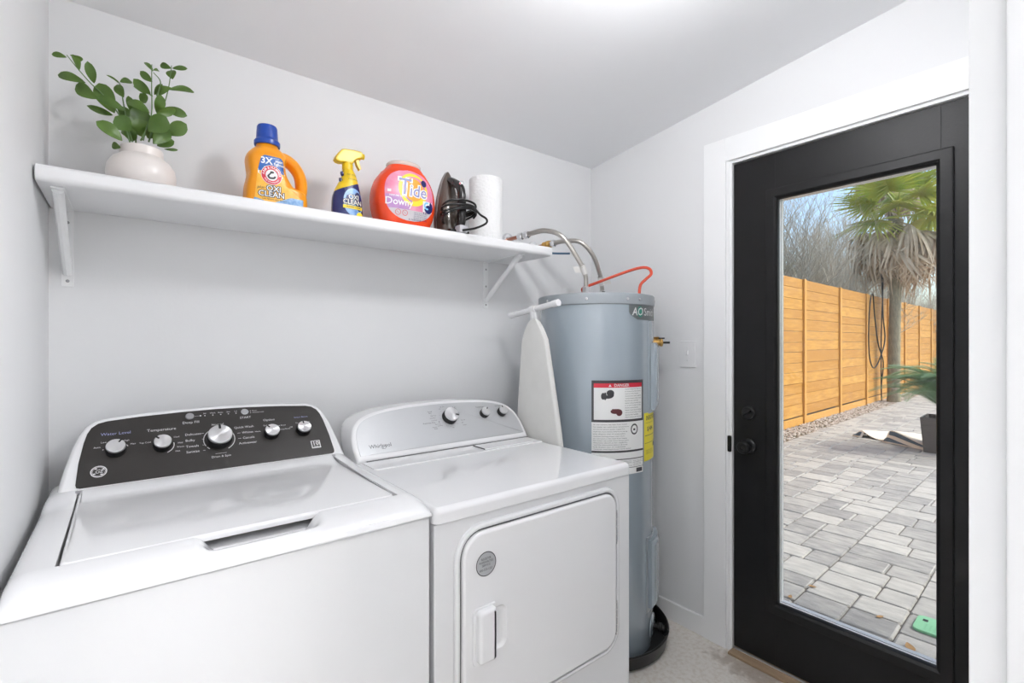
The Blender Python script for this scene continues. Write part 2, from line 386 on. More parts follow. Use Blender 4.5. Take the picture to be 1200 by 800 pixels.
# ---------------------------------------------------------------- the room
W = 2.237; YF = -1.780; YB = -1.905; HALL = -3.9
def ceil(y): return 2.317 + 0.1213 * (-y)
struct('floor', MB().box(-0.15, 2.30, HALL, 0.12, -0.12, 0.0), M_floor, 'pale speckled beige floor')
struct('wall_back', MB().box(-0.15, 2.39, 0.0, 0.14, -0.12, 2.9), M_wall, 'white painted back wall behind the washer and dryer')
M_hall = mat('hall_bounce_grey', (0.55, 0.55, 0.55), 0.6)  # unseen hall walls, greyed to dim the light bounced onto the jamb
struct('wall_hall_left', MB().box(-0.15, 0.0, HALL, YB, 0, 2.95), M_hall)
struct('wall_left', MB().box(-0.15, 0.0, YB, 0.0, 0, 2.95), M_wall, 'white painted wall left of the washer')
DY0, DY1 = -0.808, -1.652          # rough door opening in the right wall
wr = MB(); wr.box(W, W + 0.14, DY0, 0.0, 0, 2.9); wr.box(W, W + 0.14, DY1, DY0, 2.125, 2.9); wr.box(W, W + 0.14, HALL, DY1, 0, 2.95)
struct('wall_right', wr, M_wall, 'white painted wall around the black glass door')
JX = 0.893
wf = MB(); wf.box(JX + 0.02, W, YB, YF, 0, 2.95); wf.box(0, 0.035, YB, YF, 0, 2.95); wf.box(0.035, JX + 0.02, YB, YF, 2.10, 2.95)
struct('wall_front', wf, M_wall, 'white wall with the doorway the room is seen through')
struct('wall_hall', MB().box(-0.15, 2.39, HALL - 0.12, HALL, 0, 3.0), M_hall)
c = MB(); c.rings([[(-0.15, y, ceil(y)), (2.39, y, ceil(y)), (2.39, y, ceil(y) + .5), (-0.15, y, ceil(y) + .5)] for y in (0.14, HALL - 0.12)])
struct('ceiling', c, M_ceil, 'white sloping ceiling')
# baseboards
def board(p): return p
b = MB(); b.box(W - 0.014, W, -0.70, -0.014, 0, 0.088, 0.003); struct('baseboard_right', b, M_trim, 'white baseboard between corner and door casing')
b = MB(); b.box(1.49, W, -0.014, 0, 0, 0.088, 0.003); struct('baseboard_back', b, M_trim)
# door casing and jamb
tr = thing('trim_1', 'white flat door casing around the black door', None, (W, -1.23, 0), kind='structure')
m = MB(); m.box(W - 0.018, W, -0.797, -0.695, 0, 2.226, 0.0025); part('side_casing', m, M_trim, tr)
m = MB(); m.box(W - 0.018, W, -1.765, -1.664, 0, 2.226, 0.0025); part('side_casing', m, M_trim, tr)
m = MB(); m.box(W - 0.0185, W, -1.664, -0.797, 2.124, 2.226, 0.0025); part('head_casing', m, M_trim, tr)
m = MB(); m.box(W - 0.006, W + 0.14, -0.821, -0.808, 0, 2.125, 0.001); m.box(W - 0.011, W + .004, -0.8085, -0.797, 0, 2.125, 0.002); part('jamb', m, M_trim, tr)
m = MB(); m.box(W - 0.006, W + 0.14, -1.652, -1.639, 0, 2.125, 0.001); m.box(W - 0.011, W + .004, -1.664, -1.6515, 0, 2.125, 0.002); part('jamb', m, M_trim, tr)
m = MB(); m.box(W - 0.006, W + 0.14, -1.639, -0.821, 2.112, 2.125, 0.001); m.box(W - 0.011, W + .004, -1.652, -0.8085, 2.1245, 2.136, 0.002); part('head_jamb', m, M_trim, tr)
# threshold
th = thing('threshold', 'wooden door sill with a metal strip under the black door', 'threshold', (W, -1.23, 0))
m = MB(); m.box(W - 0.045, W + 0.15, -1.639, -0.821, 0.0, 0.012, 0.003); part('sill_board', m, M_tread, th)
m = MB(); m.box(W - 0.004, W + 0.006, -1.637, -0.823, 0.012, 0.018, 0.002); part('metal_strip', m, M_alu, th)
# inner doorway jamb at the right of the frame
jt = thing('trim_2', 'white jamb of the doorway at the right edge', None, (JX, YF, 0), kind='structure')
m = MB(); m.box(JX, JX + 0.02, YB, YF + 0.004, 0, 2.10, 0.002); part('jamb', m, M_trim, jt)
m = MB(); m.box(JX - 0.011, JX, YB + 0.03, YF - 0.026, 0, 2.09, 0.003); part('door_stop', m, M_trim, jt)
m = MB(); m.box(0.035, 0.05, YB, YF + 0.004, 0, 2.10, 0.002); part('jamb', m, M_trim, jt)
m = MB(); m.box(0.05, JX, YB, YF + 0.004, 2.085, 2.10, 0.002); part('head_jamb', m, M_trim, jt)

# ---------------------------------------------------------------- the black door
XD = W + 0.006                       # inner face of the slab
DT = 0.044
dr = thing('door_1', 'black door with one tall glass pane', None, (XD, -1.23, 0.02), kind='structure')
GY0, GY1, GZ0, GZ1 = -1.006, -1.498, 0.277, 1.918
OY0, OY1, OZ0, OZ1 = GY0 + 0.012, GY1 - 0.012, GZ0 - 0.012, GZ1 + 0.012
for y0, y1 in ((-0.823, OY0), (OY1, -1.637)):
    m = MB(); m.box(XD, XD + DT, y1, y0, 0.02, 2.108, 0.0012); part('stile', m, M_black, dr)
m = MB(); m.box(XD, XD + DT, OY1, OY0, OZ1, 2.108, 0.0008); part('rail', m, M_black, dr)
m = MB(); m.box(XD, XD + DT, OY1, OY0, 0.02, OZ0, 0.0008); part('rail', m, M_black, dr)
# raised frame around the pane: mitred profile ring
def frame_ring(prof, x0, sign=1):
    """prof: (outset from the visible pane edge, x offset)"""
    R = []
    for o, dx in prof:
        R.append([(x0 + dx * sign, y, z) for y, z in ((GY0 + o, GZ0 - o), (GY1 - o, GZ0 - o), (GY1 - o, GZ1 + o), (GY0 + o, GZ1 + o))])
    return R
m = MB(); m.rings(frame_ring([(0.044, 0.0), (0.044, -0.009), (0.038, -0.012), (0.012, -0.012), (0.004, -0.006), (0.0, 0.0), (0.0, 0.016)], XD), False, False)
part('glazing_frame', m, M_black, dr)
m = MB(); m.rings(frame_ring([(0.0, 0.016), (0.0, 0.026)], XD), False, False)
m.rings(frame_ring([(0.0, 0.030), (0.0, 0.052), (0.006, 0.058), (0.044, 0.056), (0.044, DT)], XD), False, False)
part('exterior_glazing_frame', m, mat('outer_white_paint', (0.90, 0.90, 0.90), 0.3), dr, label='white outer glazing frame')
m = MB(); m.box(XD + 0.026, XD + 0.030, GY1 - 0.011, GY0 + 0.011, GZ0 - 0.011, GZ1 + 0.011); part('glass_pane', m, M_glass, dr)
ky, kz = -0.889, 0.897
m = MB(); m.lathe([(0.031, 0), (0.031, 0.006), (0.026, 0.010), (0.013, 0.012), (0.012, 0.030), (0.020, 0.034), (0.027, 0.042), (0.027, 0.054), (0.022, 0.060), (0.009, 0.061), (0.008, 0.059)], (XD, ky, kz), (-1, 0, 0), 28)
kb = part('door_knob', m, M_blackm, dr)
m = MB(); m.lathe([(0.0295, 0), (0.0295, 0.008), (0.025, 0.013)], (XD, ky, 1.037), (-1, 0, 0), 28); db = part('deadbolt', m, M_blackm, dr)
m = MB(); m.box(XD - 0.028, XD - 0.012, ky - 0.004, ky + 0.004, 1.018, 1.056, 0.003)
for i, p in enumerate(m.v):
    dy, dz = p[1] - ky, p[2] - 1.037; a = radians(55); m.v[i] = (p[0], ky + dy * cos(a) - dz * sin(a), 1.037 + dy * sin(a) + dz * cos(a))
part('thumb_turn', m, M_blackm, db)
m = MB(); m.box(W - 0.020, W - 0.008, -0.822, -0.806, kz - 0.035, kz + 0.035, 0.004); part('strike_plate', m, M_blackm, tr, label='black strike plate')

# ---------------------------------------------------------------- light switch
sw = thing('light_switch', 'white toggle light switch on the wall beside the black door', 'light switch', (W, -0.606, 1.28))
m = MB(); m.plate(rrect(-0.041, 0.041, -0.062, 0.062, 0.006), 0.006, lambda u, v, w: (W - w, -0.606 - u, 1.281 + v), 0.003); part('switch_plate', m, M_plast, sw)
m = MB(); m.box(W - 0.015, W - 0.005, -0.611, -0.601, 1.276, 1.298, 0.002); part('toggle', m, M_plast, sw)
for dz in (-0.03, 0.03):
    m = MB(); m.lathe([(0.003, 0), (0.0025, 0.0015)], (W - 0.006, -0.606, 1.281 + dz), (-1, 0, 0), 10); part('screw', m, M_alu, sw)

# ---------------------------------------------------------------- ceiling lamp (above the frame) and an unseen hall globe added as fill
def globe_lamp(x, y, strength, r, drop, label):
    zc = ceil(y) - drop; L = thing('ceiling_light', label, 'ceiling light', (x, y, zc - r))
    m = MB(); m.lathe([(0.065, -0.03), (0.065, 0.012), (0.05, 0.022), (0.012, 0.026), (0.012, drop - r * 0.97)], (x, y, ceil(y)), (0, 0, -1), 32, False, True); part('canopy', m, M_trim, L)
    m = MB(); m.lathe([(r * sin(pi * (0.06 + 0.94 * k / 20)), -r * cos(pi * (0.06 + 0.94 * k / 20))) for k in range(20)] + [(0.0005, r)], (x, y, zc), (0, 0, -1), 32); part('glass_globe', m, mat('lit_globe', (0.9, 0.9, 0.9), 0.5, emis=((0.98, 0.985, 1.0), strength)), L, label='lit white glass globe')
globe_lamp(1.15, -1.25, 68.0, 0.085, 0.108, 'white globe ceiling light hanging in the laundry room above the dryer')
globe_lamp(1.40, -2.95, 112.0, 0.15, 0.25, 'added unseen white globe filling the room with light from the hall')

# ---------------------------------------------------------------- top-loading washer
wa = thing('washing_machine', 'white top-loading washer with a black control panel and five silver knobs', 'washer', (0.388, -0.515, 0), group=None)
m = MB(); m.box(0.022, 0.735, -0.862, -0.17, 0.0, 0.928, 0.006, 3); part('cabinet', m, M_cab, wa)
# moulded top cover: height field with rounded rims, lid recess and a finger scoop in front
def smooth(a, b, x):
    t = max(0, min(1, (x - a) / (b - a))); return t * t * (3 - 2 * t)
X0, X1, YA, YZ = 0.020, 0.737, -0.868, -0.205
def top_z(x, y):
    front = max(0.0, min(1.0, (y - YA) / 0.090)); fz = (1 - (1 - front) ** 2.2) ** (1 / 1.6)
    side = min(x - X0, X1 - x); sz = (1 - (1 - max(0, min(1, side / 0.038))) ** 2.4) ** (1 / 2.4)
    z = 0.932 + 0.036 * fz
    z = 0.932 + (z - 0.932) * (0.25 + 0.75 * sz) if sz < 1 else z
    z += 0.010 * smooth(-0.42, -0.30, y)
    if 0.080 < x < 0.6885 and y > -0.784: z -= 0.030          # lid well
    if -0.838 < y <= -0.784 or y <= -0.838:
        sx = smooth(0.272, 0.318, x) * (1 - smooth(0.462, 0.508, x))
        sy = smooth(-0.846, -0.806, y); z -= 0.040 * sx * sy
    return z
xs = sorted(set([X0 + .038 * (1 - cos(pi / 2 * k / 8)) for k in range(9)] + [X1 - .038 * (1 - cos(pi / 2 * k / 8)) for k in range(9)] + [0.0797, 0.0803, 0.6882, 0.6888] + [0.265 + 0.25 * k / 44 for k in range(45)] + [0.10, 0.14, 0.18, 0.22, 0.55, 0.60, 0.64]))
ys = sorted(set([YA + .09 * k / 34 for k in range(34)] + [-0.7845, -0.7838] + [-0.77, -0.70, -0.6, -0.5] + [-0.43 + 0.02 * k for k in range(8)] + [YZ]))
V = [(x, y, top_z(x, y)) for y in ys for x in xs]; nx, ny = len(xs), len(ys)
F = [(j * nx + i, j * nx + i + 1, (j + 1) * nx + i + 1, (j + 1) * nx + i) for j in range(ny - 1) for i in range(nx - 1)]
m = MB(); m.add(V, F)
# vertical skirt down to the seam
edge = [(x, YA) for x in xs] + [(X1, y) for y in ys[1:]]
for pts in ([(x, YA, top_z(x, YA)) for x in xs], [(X1, y, top_z(X1, y)) for y in ys], [(X0, y, top_z(X0, y)) for y in ys]):
    n = len(pts); m.add(pts + [(p[0], p[1], 0.929) for p in pts], [(i, i + 1, n + i + 1, n + i) for i in range(n - 1)])
part('top_cover', m, M_white, wa, sharp=50)
m = MB(); m.box(0.316, 0.464, -0.818, -0.774, 0.920, 0.9345, 0.004); part('lid_pocket_shade', m, mat('pocket_shade_grey', (0.42, 0.42, 0.43), 0.4), wa, label='finger pocket in front of the lid with its shade painted grey')  # grey plate paints the shade inside the finger scoop
# lid
def lid_z(y): return 0.016 * smooth(-0.40, -0.305, y)
R = []
lo = rrect(0.0835, 0.6855, -0.7815, -0.312, (0.016, 0.022, 0.02, 0.02), 6)
def ring(o, z): return [(u, v, z + lid_z(v)) for u, v in o]
m = MB(); rg = [ring(lo, 0.955), ring(lo, 0.962)]
for k in range(1, 4): rg.append(ring(offset(lo, -0.006 * (1 - cos(pi / 2 * k / 3))), 0.962 + 0.006 * sin(pi / 2 * k / 3)))
m.rings(rg, True, False)
ins = offset(lo, -0.006)
us = [u for u, v in ins]; 
# grid over the lid face so that the rear lip can curve up
NV = 26
yy = sorted([-0.7755 + (0.7755 - 0.318) * k / NV for k in range(NV + 1)])
def half(y):
    # straight sides with the small corner radii
    l, r = 0.0895, 0.6795
    d = -0.7755 - y
    for (r0, yb, sg) in ((0.012, -0.7755, 1), (0.012, -0.318, -1)):
        q = (y - yb) * sg
        if q < r0: k = r0 - sqrt(max(0, r0 * r0 - (r0 - q) ** 2)); l += k; r -= k
    return l, r
V = []; F = []
yy = sorted(set([-0.7755 + 0.012 * (1 - cos(pi / 2 * k / 5)) for k in range(6)] + [-0.318 - 0.012 * (1 - cos(pi / 2 * k / 5)) for k in range(6)] + [-0.75 + 0.0175 * k for k in range(24)]))
for y in yy:
    l, r = half(y)
    V += [(l + (r - l) * k / 6, y, 0.968 + lid_z(y)) for k in range(7)]
for i in range(len(yy) - 1):
    for k in range(6): F.append((i * 7 + k, i * 7 + k + 1, i * 7 + k + 8, i * 7 + k + 7))
m.add(V, F); part('lid', m, M_white, wa, sharp=50)
for x in (0.082, 0.687):
    m = MB(); m.lathe([(0.006, -0.006), (0.006, 0.006)], (x, -0.318, 0.975), (1, 0, 0), 12); part('lid_hinge', m, M_grey, wa)
# control console
PA, PB = Vector((0, -0.295, 0.980)), Vector((0, -0.165, 1.120))
PV = (PB - PA).normalized(); PN = Vector((0, -PV.z, PV.y))
def wp(u, v, w): return PA + Vector((u, 0, 0)) + PV * v + PN * w
co = [(0.034, -0.036), (0.733, -0.036), (0.731, 0.0), (0.722, 0.06), (0.712, 0.12), (0.702, 0.160), (0.690, 0.186), (0.672, 0.203), (0.650, 0.211), (0.60, 0.217), (0.5, 0.223), (0.387, 0.225), (0.275, 0.223), (0.175, 0.217), (0.125, 0.211), (0.103, 0.203), (0.085, 0.186), (0.073, 0.160), (0.061, 0.12), (0.049, 0.06), (0.040, 0.0)]
m = MB()
rg = []
for o, w in ((-0.012, 0.0), (-0.007, -0.0015), (-0.002, -0.006), (0.0, -0.012)): rg.append([wp(u, v, w) for u, v in offset(co, o)])
base = [wp(u, v, -0.012) for u, v in co]
for o, dy in ((0, 0.03), (-0.006, 0.055), (-0.018, 0.065)):
    rg.append([Vector((p.x, min(max(p.y, -0.34) * 0.0 - 0.19 + dy + (p.z - 0.96) * 0.18, -0.112), p.z)) for p in [wp(u, v, -0.012) for u, v in offset(co, o)]])
m.rings(rg, True, True); part('console', m, M_plast, wa, sharp=40)
po = rrect(0.074, 0.700, 0.000, 0.19, (0.010, 0.010, 0.03, 0.03), 5)
pl = [(0.082, 0.0), (0.692, 0.0), (0.698, 0.003), (0.700, 0.010), (0.697, 0.07), (0.690, 0.13), (0.684, 0.158), (0.676, 0.176), (0.663, 0.188), (0.645, 0.194), (0.57, 0.201), (0.47, 0.2065), (0.387, 0.208), (0.30, 0.2065), (0.20, 0.201), (0.13, 0.194), (0.112, 0.188), (0.099, 0.176), (0.091, 0.158), (0.085, 0.13), (0.077, 0.07), (0.074, 0.010), (0.076, 0.003)]
m = MB(); m.plate(pl, 0.0022, wp, 0.0008); pan = part('control_panel', m, M_panel, wa)
K = 0.098; wz = 0.0022
def knob(u, v, r, h, parent, fn, w0, ang, face, skirt, r2=None):
    n = (fn(0, 0, 1) - fn(0, 0, 0)); c = fn(u, v, w0); r2 = r2 or r * 0.93
    m = MB(); m.lathe([(r, 0), (r, h * 0.35), (r * 0.97, h * 0.62), (r2, h * 0.72)], c, n, 40); k = part('knob', m, skirt, parent)
    m = MB(); m.lathe([(r2, h * 0.72), (r2, h * 0.93), (r2 * 0.94, h)], (0, 0, 0), (0, 0, 1), 40)
    o = bpy.data.objects.new('knob_face', make_mesh('knob_face', m, face)); COL.objects.link(o); o.parent = k; o['label'] = 'silver knob face'
    o.matrix_local = Matrix.Translation(Vector(c) - _root[k.name]) @ n.to_track_quat('Z', 'Y').to_matrix().to_4x4()
    m = MB()
    rr = lambda uu, vv, ww: fn(u + uu * cos(ang) - vv * sin(ang), v + uu * sin(ang) + vv * cos(ang), w0 + ww)
    m.plate(rrect(-r * 0.09, r * 0.09, r * 0.50, r * 0.95, r * 0.05, 2), h * 0.05, lambda a, b_, c_: rr(a, b_, h * 0.985 + c_), 0)
    part('pointer', m, M_rubber, k, label='black pointer notch')
    return k
for u, r, h, a in ((0.150, 0.022, 0.024, -35), (0.250, 0.022, 0.024, 45), (0.386, 0.0335, 0.030, 0), (0.526, 0.022, 0.024, 40), (0.620, 0.022, 0.024, 5)):
    knob(u, K, r, h, wa, wp, wz, radians(a), M_knob, M_rubber)
for u, v in ((0.318, 0.187), (0.462, 0.187)):
    m = MB(); m.lathe([(0.0108, 0), (0.0108, 0.003), (0.0095, 0.004)], wp(u, v, wz), PN, 24); part('button', m, M_grey if u < .4 else M_steel, wa)
m = MB(); w = wz + 0.0004
T = lambda s, size, u, v, al='CENTER': m.text(s, size, u, v, wp, w, al)
T('Temperature', 0.0125, 0.250, 0.150); T('Option', 0.0115, 0.526, 0.150)
T('Deep Fill', 0.0115, 0.320, 0.166); T('START', 0.0105, 0.462, 0.167); T('Normal', 0.010, 0.386, 0.150)
for s, v in (('Delicates', 0.124), ('Bulky', 0.104), ('Towels', 0.084), ('Sanitize', 0.066)): T(s, 0.0105, 0.303, v, 'LEFT')
for s, u, v in (('Quick Wash', 0.427, 0.132), ('Whites', 0.446, 0.112), ('Casuals', 0.446, 0.093), ('Activewear', 0.434, 0.075)): T(s, 0.0105, u, v, 'LEFT')
T('Drain & Spin', 0.0095, 0.386, 0.040)
for s, u, v in (('Auto', 0.112, 0.112), ('Low', 0.125, 0.126), ('Med', 0.147, 0.130), ('High', 0.172, 0.126), ('Max', 0.186, 0.113), ('Tap Cold', 0.212, 0.112), ('Cold', 0.248, 0.130), ('Cool', 0.283, 0.121), ('Mild', 0.291, 0.100), ('Warm', 0.291, 0.087), ('Hot', 0.284, 0.074),
                ('None', 0.489, 0.111), ('Extra', 0.515, 0.130), ('Extra Rinse', 0.556, 0.125), ('Deep Rinse', 0.567, 0.110), ('Off', 0.586, 0.114), ('On', 0.606, 0.128), ('High', 0.640, 0.128)): T(s, 0.0068, u, v)
for k, s in enumerate(('Fill', 'Wash', 'Rinse', 'Spin', 'Lid')):
    T(s, 0.0062, 0.356 + 0.0205 * k, 0.1935); m.disc(0.356 + 0.0205 * k, 0.186, 0.0017, 0.0017, wp, w, 10)
for v, s in ((0.1905, 'Pause'), (0.1835, 'Control Lock')):
    m.disc(0.478, v, 0.0014, 0.0014, wp, w, 8); T(s, 0.006, 0.483, v, 'LEFT')
m.rect(0.330, 0.345, 0.1865, 0.1872, wp, w); m.disc(0.345, 0.187, 0.0022, 0.0022, wp, w, 10)
for a0, a1 in ((130, 208), (215, 228), (-60, 34)): m.disc(0.386, K, 0.0405, 0.0405, wp, w, 24, 0.95, radians(a0), radians(a1))
for c_, a0, a1 in ((0.25, -68, 12), (0.15, 165, 172), (0.15, 20, 32)): m.disc(c_, K, 0.0275, 0.0275, wp, w, 16, 0.93, radians(a0), radians(a1))
m.rect(0.372, 0.400, 0.0495, 0.0505, wp, w)
for v in (0.124, 0.104, 0.084, 0.066): m.rect(0.343, 0.349, v - .0005, v + .0005, wp, w)
for v in (0.112, 0.093): m.rect(0.434, 0.442, v - .0005, v + .0005, wp, w)
# square warranty badge
m.rect(0.634, 0.662, 0.026, 0.030, wp, w); m.rect(0.634, 0.637, 0.030, 0.054, wp, w); m.rect(0.659, 0.662, 0.030, 0.054, wp, w); m.rect(0.634, 0.662, 0.052, 0.054, wp, w)
m.text('10', 0.020, 0.648, 0.043, wp, w, fat=0.02); m.text('YEAR', 0.0065, 0.648, 0.0325, wp, w)
# round monogram badge
m.disc(0.117, 0.040, 0.0165, 0.0165, wp, w, 36, 0.86); m.disc(0.117, 0.040, 0.0132, 0.0132, wp, w, 36, 0.93)
m.text('GE', 0.0155, 0.117, 0.040, wp, w, shear=0.35, sx=0.86)
for a in range(4): m.disc(0.117 + 0.0105 * cos(a * pi / 2 + .6), 0.040 + 0.0105 * sin(a * pi / 2 + .6), 0.0030, 0.0018, wp, w, 10)
part('lettering', m, M_inkw, wa, kind='stuff', label='white lettering and round monogram badge on the black panel')
m = MB(); m.text('Water Level', 0.0125, 0.150, 0.151, wp, w); m.text('Smart Boost', 0.0085, 0.622, 0.150, wp, w); part('lettering', m, M_inkb, wa, kind='stuff', label='pale blue lettering')

# ---------------------------------------------------------------- front-loading dryer
dy = thing('clothes_dryer', 'white front-loading dryer with a satin grey control panel', 'dryer', (1.1135, -0.515, 0))
m = MB(); m.box(0.7465, 1.4805, -0.860, -0.17, 0.0, 0.9015, 0.005, 2); part('cabinet', m, M_cab, dy)
m = MB()
so_ = rrect(0.7445, 1.4825, -0.866, -0.150, (0.018, 0.018, 0.004, 0.004), 5)
rg = [[(u, v, 0.9035) for u, v in so_], [(u, v, 0.925) for u, v in so_]]
for k in range(1, 5): rg.append([(u, v, 0.925 + 0.0155 * sin(pi / 2 * k / 4)) for u, v in offset(so_, -0.0155 * (1 - cos(pi / 2 * k / 4)))])
m.rings(rg, True, True); part('worktop', m, M_white, dy, sharp=50)
m = MB(); m.box(0.752, 1.475, -0.855, -0.20, 0.899, 0.906); part('seam_gap', m, M_gap, dy)
# shallow raised rear step with the lint screen cover
m = MB(); m.plate(rrect(0.775, 1.475, -0.44, -0.30, 0.012), 0.004, lambda u, v, w: (u, v, 0.940 + w), 0.003); part('rear_step', m, M_white, dy)
m = MB(); m.plate(rrect(1.20, 1.44, -0.425, -0.348, 0.01), 0.003, lambda u, v, w: (u, v, 0.944 + w), 0.002); part('lint_screen_cover', m, M_white, dy)
m = MB(); m.box(1.1995, 1.2015, -0.425, -0.35, 0.9435, 0.9475); part('lint_screen_joint', m, M_gap, dy)
DA, DB = Vector((0, -0.335, 0.945)), Vector((0, -0.210, 1.105))
DV = (DB - DA).normalized(); DN = Vector((0, -DV.z, DV.y))
def dp(u, v, w): return DA + Vector((u, 0, 0)) + DV * v + DN * w
half_arch = [(0.362, 0.000), (0.364, 0.03), (0.364, 0.070), (0.360, 0.100), (0.348, 0.133), (0.322, 0.162), (0.28, 0.1815), (0.22, 0.195), (0.13, 0.2035), (0.05, 0.2065)]
CXD = 1.122
arch = [(CXD + a, b) for a, b in half_arch] + [(CXD, 0.207)] + [(CXD - a, b) for a, b in reversed(half_arch)]
P = [Vector((a, b, 0)) for a, b in arch]; arch = [(p.x, p.y) for p in catmull(P, 4)]
m = MB(); rg = []
for o, w in ((-0.012, 0.0), (-0.005, -0.001), (-0.001, -0.005), (0.0, -0.010)): rg.append([dp(u, v, w) for u, v in offset(arch, o)])
for o, dyy in ((0.0, 0.05), (-0.004, 0.085), (-0.016, 0.10)):
    rg.append([Vector((p.x, min(-0.275 + dyy + (p.z - 0.945) * 0.55, -0.10), p.z)) for p in [dp(u, v, -0.010) for u, v in offset(arch, o)]])
m.rings(rg, True, True); part('console', m, M_plast, dy, sharp=40)
m = MB(); m.box(0.79, 1.478, -0.338, -0.20, 0.938, 0.9455); part('console_gap', m, M_gap, dy)
pin = [(u, max(v, 0.022)) for u, v in offset(arch, -0.016) if v > -0.05]
q = []
for p_ in pin:
    if not q or (abs(p_[0] - q[-1][0]) + abs(p_[1] - q[-1][1])) > 1e-4: q.append(p_)
m = MB(); m.plate(q, 0.0015, dp, 0.0006); part('control_panel', m, M_satin, dy)
for u, v, r, h, a in ((1.150, 0.128, 0.030, 0.030, -110), (1.312, 0.126, 0.0195, 0.026, -35), (1.400, 0.124, 0.0195, 0.026, 12)):
    knob(u, v, r, h, dy, dp, 0.0015, radians(a), M_knob, M_rubber, r * 0.95)
m = MB(); w = 0.0019; T = lambda s, size, u, v, al='CENTER': m.text(s, size, u, v, dp, w, al)
m.text('Whirlpool', 0.020, 0.850, 0.049, dp, w, sx=0.95, fat=0.006)
m.disc(0.860, 0.045, 0.010, 0.009, dp, w, 20, 0.86, radians(200), radians(420))
T('Timed', 0.0075, 1.075, 0.160); T('Dry', 0.0075, 1.075, 0.153); T('Automatic Dry', 0.0085, 1.058, 0.113); m.disc(1.101, 0.1135, 0.0022, 0.0022, dp, w, 10)
for s, u, v in (('High Heat', 1.085, 0.142), ('Med Heat', 1.080, 0.132), ('Low Heat', 1.082, 0.122), ('More Dry', 1.092, 0.104), ('Less Dry', 1.099, 0.097), ('Wrinkle', 1.075, 0.093), ('Shield', 1.078, 0.0865), ('Off', 1.122, 0.168), ('Air Dry', 1.135, 0.176), ('Heavy', 1.188, 0.170), ('Dry', 1.190, 0.163), ('Normal', 1.205, 0.110), ('Off', 1.152, 0.083), ('Casual', 1.205, 0.088), ('Off', 1.199, 0.099)): T(s, 0.006, u, v)
T('Temperature', 0.0075, 1.306, 0.160); T('End Signal', 0.0075, 1.396, 0.157)
for k in range(14):
    a = radians(25 * k + 10); m.disc(1.150 + 0.040 * cos(a), 0.128 + 0.040 * sin(a), 0.0009, 0.0009, dp, w, 6)
part('lettering', m, M_ink, dy, kind='stuff', label='dark lettering on the grey panel')
# door
YD = -0.8605
def df(u, v, w): return Vector((u, YD - w, v))
dO = rrect(0.820, 1.401, 0.372, 0.860, (0.05, 0.05, 0.05, 0.062), 8)
m = MB(); m.plate(offset(dO, 0.0045), 0.002, df, 0); part('door_gap_shade', m, M_gap, dy)  # dark plate painting the shaded gap around the door
m = MB(); rg = [[df(u, v, w) for u, v in offset(dO, o)] for o, w in ((0.020, 0.0), (0.018, 0.006), (0.012, 0.0085), (0.006, 0.007), (0.005, 0.0))]
m.rings(rg, False, False); part('door_surround', m, M_cab, dy)
hx = rrect(0.9165, 0.953, 0.546, 0.656, (0.003, 0.018, 0.018, 0.003), 5)
m = MB(); R = [[df(u, v, 0) for u, v in dO]]
for k in range(4): R.append([df(u, v, 0.005 + 0.008 * sin(pi / 2 * k / 3)) for u, v in offset(dO, -0.008 * (1 - cos(pi / 2 * k / 3)))])
m.rings(R, True, False)
fo = offset(dO, -0.008); hi_ = [list(reversed(hx))]
from mathutils.geometry import tessellate_polygon
pts = fo + hi_[0]; tri = tessellate_polygon([[Vector((u, v, 0)) for u, v in fo], [Vector((u, v, 0)) for u, v in hi_[0]]])
m.add([df(u, v, 0.013) for u, v in pts], [tuple(t_) for t_ in tri])
ddo = part('door', m, M_white, dy)
WD = 0.013
# recessed pull: raised grip on the left, scooped dish on the right
m = MB(); m.plate(rrect(0.847, 0.917, 0.528, 0.672, (0.012, 0.004, 0.004, 0.014), 4), 0.004, lambda u, v, w: df(u, v, WD + w), 0.003)
m.plate(rrect(0.856, 0.908, 0.536, 0.668, (0.010, 0.003, 0.003, 0.012), 4), 0.022, lambda u, v, w: df(u, v, WD + w), 0.009, steps=3); part('door_handle', m, M_plast, ddo)
m = MB(); rg = [[df(u, v, WD + w) for u, v in offset(hx, o)] for o, w in ((0.002, 0.0008), (0.0, 0.0002), (-0.004, -0.006), (-0.010, -0.010))]
m.rings(rg, False, True); part('handle_recess', m, M_plast, ddo, label='shallow grip dish')
m = MB(); m.disc(0.888, 0.776, 0.031, 0.031, df, WD + 0.0006, 40); st = part('round_sticker', m, M_satin, ddo, label='round silver sticker with dark lettering')
m = MB(); m.disc(0.888, 0.776, 0.031, 0.031, df, WD + 0.001, 40, 0.93)
for s, v in (('REGISTER', 0.789), ('WARRANTIES', 0.781), ('SERVICE', 0.773), ('800-555-1201', 0.762)):
    m.text(s, 0.0085, 0.888, v, df, WD + 0.001, sx=0.85)
part('lettering', m, M_ink, dy, kind='stuff')
for z0, z1 in ((0.69, 0.80), (0.40, 0.51)):
    m = MB(); m.box(1.4025, 1.4065, YD - 0.009, YD, z0, z1, 0.001)
    for k in range(4): m.lathe([(0.0025, 0), (0.0025, 0.018)], (1.4045, YD - 0.0095, z0 + 0.012 + 0.024 * k), (0, 0, 1), 8)
    part('door_hinge', m, M_chrome, dy)

